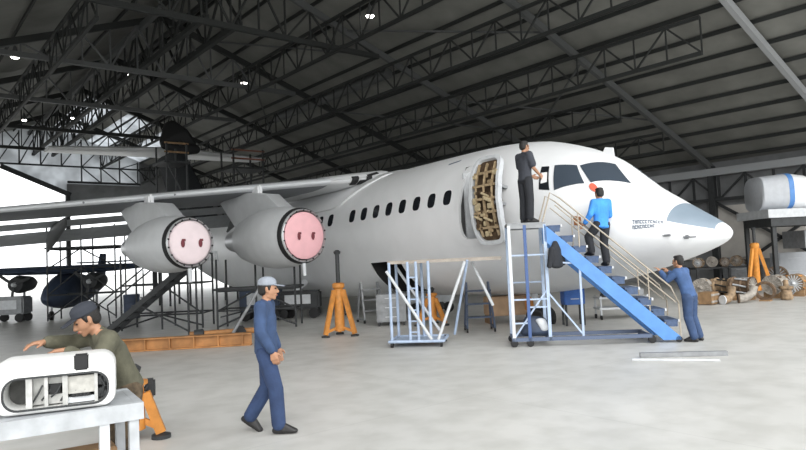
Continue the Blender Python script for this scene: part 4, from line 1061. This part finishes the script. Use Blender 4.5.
for u, w in ((.24, .035), (.40, .02), (.58, .03), (.88, .02)): q = MB(); q.box((xi(u), .07, (OZ0+OZ1)/2), (w, .12, OZ1-OZ0-.012)); q.build('frame_rib', ALU, cw)
q = MB(); q.box((xi(.73), .045, .155), (.2, .03, .11)); q.build('access_panel', mat('primer grey', (.52, .51, .47), .6, noise=.3, nscale=25), cw, None, 'pale primer access panel')
q = MB(); q.box((xi(.73), .05, .06), (.2, .04, .035)); q.build('lower_panel', PALE, cw)
q = MB()
for k in range(5): q.box((xi(.66+.035*k), .022, .09), (.018, .02, .02))
q.build('connector', BLACK, cw, None, 'row of black connectors')
q = MB(); q.box((xi(.32), .1, .13), (.11, .05, .17)); q.box((xi(.49), .09, .075), (.12, .06, .06)); q.box((xi(.49), .1, .19), (.11, .05, .04)); q.build('bracket', ALU, cw)
q = MB(); q.box((xi(.48), .07, .14), (.06, .06, .06)); q.build('control_box', BLACK, cw)
q = MB()
for k in range(6):
    u = .26+.09*k; q.tube([(xi(u), .05, .06+.015*(k % 3)), (xi(u+.06), .035, .12), (xi(u+.1), .05, .17-.02*(k % 2))], .006)
q.tube([(xi(.93), .03, .07), (xi(.96), .02, .13), (xi(.93), .03, .19)], .01); q.build('wiring', DKST, cw, 40)
q = MB(); q.lathe((xi(.93), .03, .17), (0, 1, 0), [(0, .03), (.04, .045), (.08, .03)], 14); q.lathe((xi(.93), .03, .09), (0, 1, 0), [(0, .03), (.05, .04)], 14); q.build('fitting', DKST, cw, 40)
q = MB(); q.box((-.20, .03, CH-.045), (.085, .08, .1), 0, .008); q.build('latch', BLACK, cw, 40, 'black latch block on the upper edge')
q = MB(); q.box((-CL/2, .25, -.0), (CL-.2, .3, .012)); q.build('pad', DKST, cw)

# ------------------------------------------------------------------ people
def remesh(b, voxel, smooth=4):
    bmesh.ops.recalc_face_normals(b.bm, faces=b.bm.faces)
    me = bpy.data.meshes.new('tmp'); b.bm.to_mesh(me); b.bm.free()
    o = bpy.data.objects.new('tmp', me); COL.objects.link(o)
    m = o.modifiers.new('r', 'REMESH'); m.mode = 'VOXEL'; m.voxel_size = voxel
    s = o.modifiers.new('s', 'SMOOTH'); s.iterations = smooth; s.factor = .5
    dg = bpy.context.evaluated_depsgraph_get(); dg.update()
    r = bpy.data.meshes.new_from_object(o.evaluated_get(dg))
    bpy.data.objects.remove(o); bpy.data.meshes.remove(me)
    r.polygons.foreach_set('use_smooth', [True]*len(r.polygons))
    return r
def mobj(name, me, m, parent, label=None):
    me.name = name; me.materials.clear(); me.materials.append(m)
    o = bpy.data.objects.new(name, me); COL.objects.link(o); o.parent = parent
    if label: o['label'] = label
    return o
def rotm(x, up):
    """3x3 with columns x (right), y (forward), z (up)"""
    z = Vector(up).normalized(); x = (Vector(x) - z*Vector(x).dot(z)).normalized(); y = z.cross(x)
    return Matrix((x, y, z)).transposed()
def hand(b, wr, d, pn, thumb, curl=.5, S=1.):
    """palm and five fingers; d finger direction, pn the way the palm faces, thumb the side of the thumb"""
    d = Vector(d).normalized(); pn = Vector(pn); pn = (pn - d*pn.dot(d)).normalized(); a = d.cross(pn).normalized()
    if a.dot(Vector(thumb)) < 0: a = -a
    P = Vector(wr)
    b.hull([(P, .024*S), (P+d*.03*S+a*.018*S, .018*S), (P+d*.085*S+a*.030*S, .014*S), (P+d*.08*S-a*.032*S, .013*S)], 8, 6)
    for off, ln in ((.030, .075), (.010, .083), (-.011, .077), (-.031, .060)):
        k0 = P+d*.085*S+a*off*S
        d1 = (d*math.cos(curl*.7)+pn*math.sin(curl*.7)); d2 = (d*math.cos(curl*1.7)+pn*math.sin(curl*1.7))
        k1 = k0+d1*ln*.5*S; k2 = k1+d2*ln*.5*S
        b.hull([(k0-d*.012, .0095*S), (k1, .009*S)], 8, 6); b.hull([(k1, .009*S), (k2, .0075*S)], 8, 6)
    t0 = P+d*.025*S+a*.026*S; t1 = t0+(d*.6+a*.7+pn*.35).normalized()*.04*S; t2 = t1+(d*.9+a*.2+pn*.45).normalized()*.032*S
    b.hull([(t0, .014*S), (t1, .011*S)], 8, 6); b.hull([(t1, .011*S), (t2, .0085*S)], 8, 6)

def person(label, loc, rz, J, shirt, trousers, hair=True, cap=None, short=False, shoes=SHOE, jacket_len=0.04, build=1.0):
    t = thing('person', label, 'person', loc, rz)
    g = {k: Vector(v) for k, v in J.items()}
    up = (g['neck']-g['pel']); ur = rotm(g['shR']-g['shL'], up); pr = rotm(g['hipR']-g['hipL'], g['chest']-g['pel'])
    W = build
    hr_ = rotm(Vector((1, 0, 0)) if 'hx' not in g else g['hx'], g.get('hup', Vector((0, 0, 1))))
    Hc = g['head']
    H = lambda x, y, z: Hc + hr_ @ Vector((x, y, z))
    b = MB()
    b.hull([(g['chest'], (.145*W, .095*W, .13), ur), (g['pel']+ (g['chest']-g['pel'])*.35, (.125*W, .085*W, .08), ur)], 16, 10)
    b.hull([(g['pel']+(g['chest']-g['pel'])*.35, (.125*W, .085*W, .07), ur), (g['hipR'], .08*W), (g['hipL'], .08*W)], 14, 8)
    b.hull([(g['shR'], .05), (g['shL'], .05), (g['neck']-up.normalized()*.03, .055), (g['chest'], (.13*W, .08, .06), ur)], 14, 8)
    b.hull([(g['neck']-up.normalized()*.03, .052), (H(0, -.015, -.06), .05)], 12, 8)
    # head: skull, face, jaw, nose, brow, lips, ears
    b.hull([(H(0, -.01, .02), (.073, .092, .092), hr_), (H(0, .015, -.02), (.066, .075, .07), hr_)], 18, 12)
    b.hull([(H(0, .02, -.045), (.056, .06, .04), hr_), (H(0, .058, -.098), (.024, .02, .016), hr_), (H(.04, -.0, -.07), .018), (H(-.04, -.0, -.07), .018)], 12, 8)
    b.hull([(H(0, .086, .012), .010), (H(0, .106, -.030), .012), (H(.013, .092, -.036), .008), (H(-.013, .092, -.036), .008)], 8, 6)
    b.hull([(H(.035, .077, .026), .012), (H(-.035, .077, .026), .012)], 8, 6)
    b.hull([(H(.018, .082, -.064), .008), (H(-.018, .082, -.064), .008), (H(0, .088, -.064), .009)], 8, 6)
    for s in (1, -1): b.hull([(H(s*.074, -.01, .018), (.009, .018, .022), hr_), (H(s*.073, -.004, -.022), (.008, .012, .014), hr_)], 8, 6)
    for c in 'RL':
        b.hull([(g['sh'+c], .048*W), (g['el'+c], .037)], 12, 8); b.hull([(g['el'+c], .038), (g['wr'+c], .026)], 12, 8)
        hand(b, g['wr'+c], g['hd'+c], g['pn'+c], g['th'+c], J.get('curl'+c, [.5])[0] if 'curl'+c in J else .5)
        b.hull([(g['hip'+c], .080*W), (g['kn'+c], .053)], 12, 8); b.hull([(g['kn'+c], .055), (g['an'+c]+(g['kn'+c]-g['an'+c])*.65, .055), (g['an'+c], .037)], 12, 8)
        b.hull([(g['an'+c], .034), (g['an'+c]+g['toe'+c].normalized()*.11+Vector((0, 0, -.045)), .018)], 10, 6)
    body = mobj('body', remesh(b, .0068, 3), SKIN, t)
    for s in (1, -1):
        q = MB(); q.ell(H(s*.030, .080, .008), (.013, .010, .008), hr_, 10, 6); q.build('eye', mat('dark eye', (.03, .02, .015), .2), t, 60)
    q = MB(); q.hull([(H(.018, .087, -.0635), .006), (H(-.018, .087, -.0635), .006), (H(0, .094, -.0635), .006)], 8, 6); q.build('mouth', mat('lip', (.30, .10, .08), .5), t, 60)
    if hair:
        q = MB(); q.hull([(H(0, -.024, .035), (.082, .092, .088), hr_), (H(0, -.05, -.02), (.07, .06, .05), hr_)], 18, 12); q.hull([(H(0, .03, .092), (.06, .05, .028), hr_), (H(0, -.03, .1), (.07, .07, .03), hr_)], 14, 8)
        for s in (1, -1): q.hull([(H(s*.076, .02, .03), .01), (H(s*.074, .022, -.005), .008)], 6, 4)
        mobj('hair', remesh(q, .009, 2), HAIR, t)
    if cap:
        q = MB(); q.hull([(H(0, -.012, .052), (.087, .104, .02), hr_), (H(0, -.012, .085), (.084, .1, .055), hr_)], 20, 12)
        cp = mobj('cap', remesh(q, .007, 2), cap, t)
        q = MB(); q.hull([(H(.06, .08, .046), (.012, .012, .005), hr_), (H(-.06, .08, .046), (.012, .012, .005), hr_), (H(.032, .165, .030), (.02, .015, .005), hr_), (H(-.032, .165, .030), (.02, .015, .005), hr_)], 10, 6); q.build('cap_peak', cap, cp, 50)
    # shirt
    b = MB(); e = .02
    b.hull([(g['chest'], (.150*W+e, .10*W+e, .135), ur), (g['pel']+(g['chest']-g['pel'])*.35, (.135*W+e, .095*W+e, .08), ur)], 16, 10)
    low = g['pel']-(g['chest']-g['pel']).normalized()*jacket_len
    b.hull([(g['pel']+(g['chest']-g['pel'])*.4, (.135*W+e, .095*W+e, .06), ur), (low, (.142*W+e, .105*W+e, .04), pr)], 16, 10)
    b.hull([(g['shR'], .052+e), (g['shL'], .052+e), (g['neck']-up.normalized()*.05, .060), (g['chest'], (.14*W+e, .085+e, .06), ur)], 14, 8)
    b.hull([(g['neck']-up.normalized()*.055, .07), (g['neck']-up.normalized()*.02, .062)], 12, 8)     # collar
    for c in 'RL':
        if short:
            m_ = g['sh'+c].lerp(g['el'+c], .72); b.hull([(g['sh'+c], .055+e), (m_, .056+e)], 12, 8)
        else:
            w_ = g['el'+c].lerp(g['wr'+c], .9)
            b.hull([(g['sh'+c], .052*W+e), (g['el'+c], .042+e)], 12, 8); b.hull([(g['el'+c], .043+e), (w_, .030+e)], 12, 8)
    mobj('shirt', remesh(b, .011, 3), shirt, t)
    # trousers
    b = MB()
    b.hull([(g['pel']+(g['chest']-g['pel'])*.15, (.130*W+e*.6, .092*W+e*.6, .05), pr), (g['hipR'], .085*W+e*.6), (g['hipL'], .085*W+e*.6)], 14, 8)
    for c in 'RL':
        ft = g['an'+c]+(g['kn'+c]-g['an'+c])*.06
        b.hull([(g['hip'+c], .088*W+e*.6), (g['kn'+c], .062+e)], 12, 8); b.hull([(g['kn'+c], .063+e), (ft, .056+e)], 12, 8)
    mobj('trousers', remesh(b, .011, 3), trousers, t)
    for c in 'RL':
        td = g['toe'+c].normalized(); an = g['an'+c]; dn = Vector((0, 0, -1)) if abs(td.z) < .3 else (Vector((0, 0, -1))-td*Vector((0, 0, -1)).dot(td)).normalized()
        q = MB(); q.hull([(an+dn*.0, .045), (an-td*.045+dn*.045, .032), (an+td*.05+dn*.048, .036), (an+td*.06+dn*.0, .03)], 12, 8)
        q.hull([(an+td*.05+dn*.046, .036), (an+td*.165+dn*.055, (.042, .036, .024)), (an+td*.06, .03)], 12, 8)
        sh = mobj('shoe', remesh(q, .008, 2), shoes, t)
    return t
ax_ = lambda *v: list(v)
def stand_pose(**kw):
    J = dict(pel=(0, 0, .90), chest=(0, .01, 1.20), neck=(0, .005, 1.40), head=(0, .03, 1.525),
             shR=(.175, 0, 1.345), shL=(-.175, 0, 1.345), elR=(.225, -.02, 1.08), elL=(-.225, -.02, 1.08), wrR=(.22, .08, .86), wrL=(-.22, .08, .86),
             hdR=(0, .2, -1), hdL=(0, .2, -1), pnR=(-1, .1, 0), pnL=(1, .1, 0), thR=(0, 1, 0), thL=(0, 1, 0),
             hipR=(.09, 0, .85), hipL=(-.09, 0, .85), knR=(.10, .015, .47), knL=(-.10, .015, .47), anR=(.105, -.01, .085), anL=(-.105, -.01, .085), toeR=(.1, 1, 0), toeL=(-.1, 1, 0))
    J.update(kw); return J

# the walker in blue coverall
person('person in blue coverall and grey cap walking across the floor', survey(266, 433, z=0), yaw_of(CR*1.0 + CN*.08),
       stand_pose(pel=(0, .03, .90), chest=(0, .03, 1.20), neck=(0, .045, 1.40), head=(0, .075, 1.52), shR=(.175, .01, 1.345), shL=(-.175, .05, 1.345),
                  elR=(.225, .01, 1.09), wrR=(.215, .12, .88), hdR=(-.05, .3, -1), elL=(-.22, .05, 1.08), wrL=(-.2, .13, .87),
                  hipR=(.09, .03, .85), knR=(.095, .13, .475), anR=(.095, .15, .088), hipL=(-.09, .03, .85), knL=(-.09, .02, .47), anL=(-.09, -.18, .155), toeR=(.05, 1, 0), toeL=(0, .8, -.55)),
       COVB, COVB2, True, CAPG)
# the man on the stair platform
PP = stl(-.30, .36, HT+.01)
person('person in dark clothes standing on the stair platform by the cockpit', PP, yaw_of(CR*.9 + CN*.45),
       stand_pose(elR=(.21, .06, 1.08), wrR=(.16, .24, .95), hdR=(-.3, .9, -.5), elL=(-.21, .05, 1.08), wrL=(-.12, .26, .96), hdL=(.3, .9, -.4)), SHGR, DKCL, short=True)
t = thing('paper_sheet', 'white paper sheet held by the person on the stair platform', 'paper', (0, 0, 0))
pt = Matrix.Translation(PP) @ Matrix.Rotation(yaw_of(CR*.9 + CN*.45), 4, 'Z')
q = MB(); q.prism([pt @ Vector(p) for p in ((.10, .30, .78), (.22, .36, .80), (.20, .40, 1.0), (.08, .34, 1.0))], (.003, .003, 0)); o = q.build('sheet', mat('paper', (.8, .8, .8), .8), t)
# the climber in the bright blue shirt
xk = 1.0
kx = lambda k: (k+.75)*XF/(NT+.3)
zt4 = stz(kx(3))+.088; zt5 = stz(kx(4))+.088
CP = stl(kx(4)+.03, .36, zt5+.002); up_dir = -hd
fdir = (CN*.95 - CR*.3)
dstep = zt4-zt5
cyaw = yaw_of(fdir)
inv = Matrix.Rotation(-cyaw, 3, 'Z')
sv = inv @ (-hd*(kx(4)-kx(3)))       # towards the upper tread in the climber's own frame
person('person in bright blue shirt climbing the boarding stair', CP, cyaw,
       stand_pose(pel=(.03, .03, .86), chest=(.06, .06, 1.13), neck=(.08, .08, 1.31), head=(.08, .12, 1.43),
                  shR=(.24, .07, 1.26), shL=(-.09, .07, 1.26), elR=(.29, .12, 1.0), wrR=(.22, .32, .98), hdR=(-.2, 1, 0), pnR=(0, 0, -1), thR=(-1, 0, 0),
                  elL=(-.20, .04, 1.02), wrL=(-.24, .18, .86), hdL=(-.3, .8, -.5), pnL=(0, 0, -1), thL=(1, 0, 0),
                  hipR=(.11, .02, .81), hipL=(-.06, .02, .81), knR=(.09, .07, .45), anR=(.08, .0, .085), knL=(-.09+sv.x*.5, sv.y*.6+.1, .46+dstep*.6), anL=(.0+sv.x*.9, sv.y, .085+dstep)),
       BRTB, DKCL, jacket_len=.10)
# the worker leaning at the nose
person('person in blue coverall leaning against the airliner nose', survey(697, 341.5, z=0), yaw_of(CN*.75 - CR*.65),
       stand_pose(pel=(-.03, .08, .88), chest=(-.045, .16, 1.17), neck=(-.06, .20, 1.37), head=(-.065, .235, 1.495), shR=(.12, .19, 1.31), shL=(-.23, .19, 1.31),
                  elR=(.17, .36, 1.14), wrR=(.08, .50, 1.30), hdR=(-.1, .7, .7), pnR=(0, 1, 0), thR=(-1, 0, 0), elL=(-.27, .36, 1.16), wrL=(-.2, .52, 1.32), hdL=(.1, .7, .7), pnL=(0, 1, 0), thL=(1, 0, 0),
                  hipR=(.06, .07, .83), hipL=(-.12, .07, .83), knR=(.09, .09, .46), knL=(-.10, .09, .46)), COVL, COVB, build=1.05)
# the bent worker behind the workbench
bd = survey(120, 404, d=5.15); bd.z = 0
byaw = yaw_of(-CR*.75 - CN*.66)
person('person in olive shirt and dark cap bending over the white cowling', bd, byaw,
       stand_pose(pel=(0, -.05, .89), chest=(0, .06, 1.15), neck=(0, .15, 1.325), head=(.01, .235, 1.42), hup=(0, .42, .9), shR=(.17, .12, 1.275), shL=(-.17, .12, 1.27),
                  elR=(.20, .28, 1.24), wrR=(.09, .50, 1.275), hdR=(-.05, 1, .0), pnR=(0, 0, -1), thR=(-1, 0, 0), elL=(-.25, .24, 1.08), wrL=(-.10, .40, 1.215), hdL=(.3, 1, .02), pnL=(0, 0, -1), thL=(1, 0, 0),
                  hipR=(.09, -.05, .84), hipL=(-.09, -.05, .84), knR=(.10, -.01, .46), knL=(-.10, -.01, .46)), OLIV, CAMO, True, CAPD)

# ------------------------------------------------------------------ light
w = bpy.data.worlds.new('sky'); scene.world = w; w.use_nodes = True
bg = w.node_tree.nodes['Background']; bg.inputs['Color'].default_value = (.96, .985, 1.0, 1); bg.inputs['Strength'].default_value = 2.5
sd = bpy.data.lights.new('sun', 'SUN'); sd.energy = 2.4; sd.angle = R(55); sd.color = (1, .98, .95)
so = bpy.data.objects.new('sun', sd); COL.objects.link(so); so.rotation_euler = Vector((.55, .85, -.62)).to_track_quat('-Z', 'Y').to_euler()
scene.view_settings.view_transform = 'Standard'; scene.view_settings.look = 'None'; scene.view_settings.gamma = 1; scene.view_settings.use_curve_mapping = False
scene.view_settings.exposure = -.14
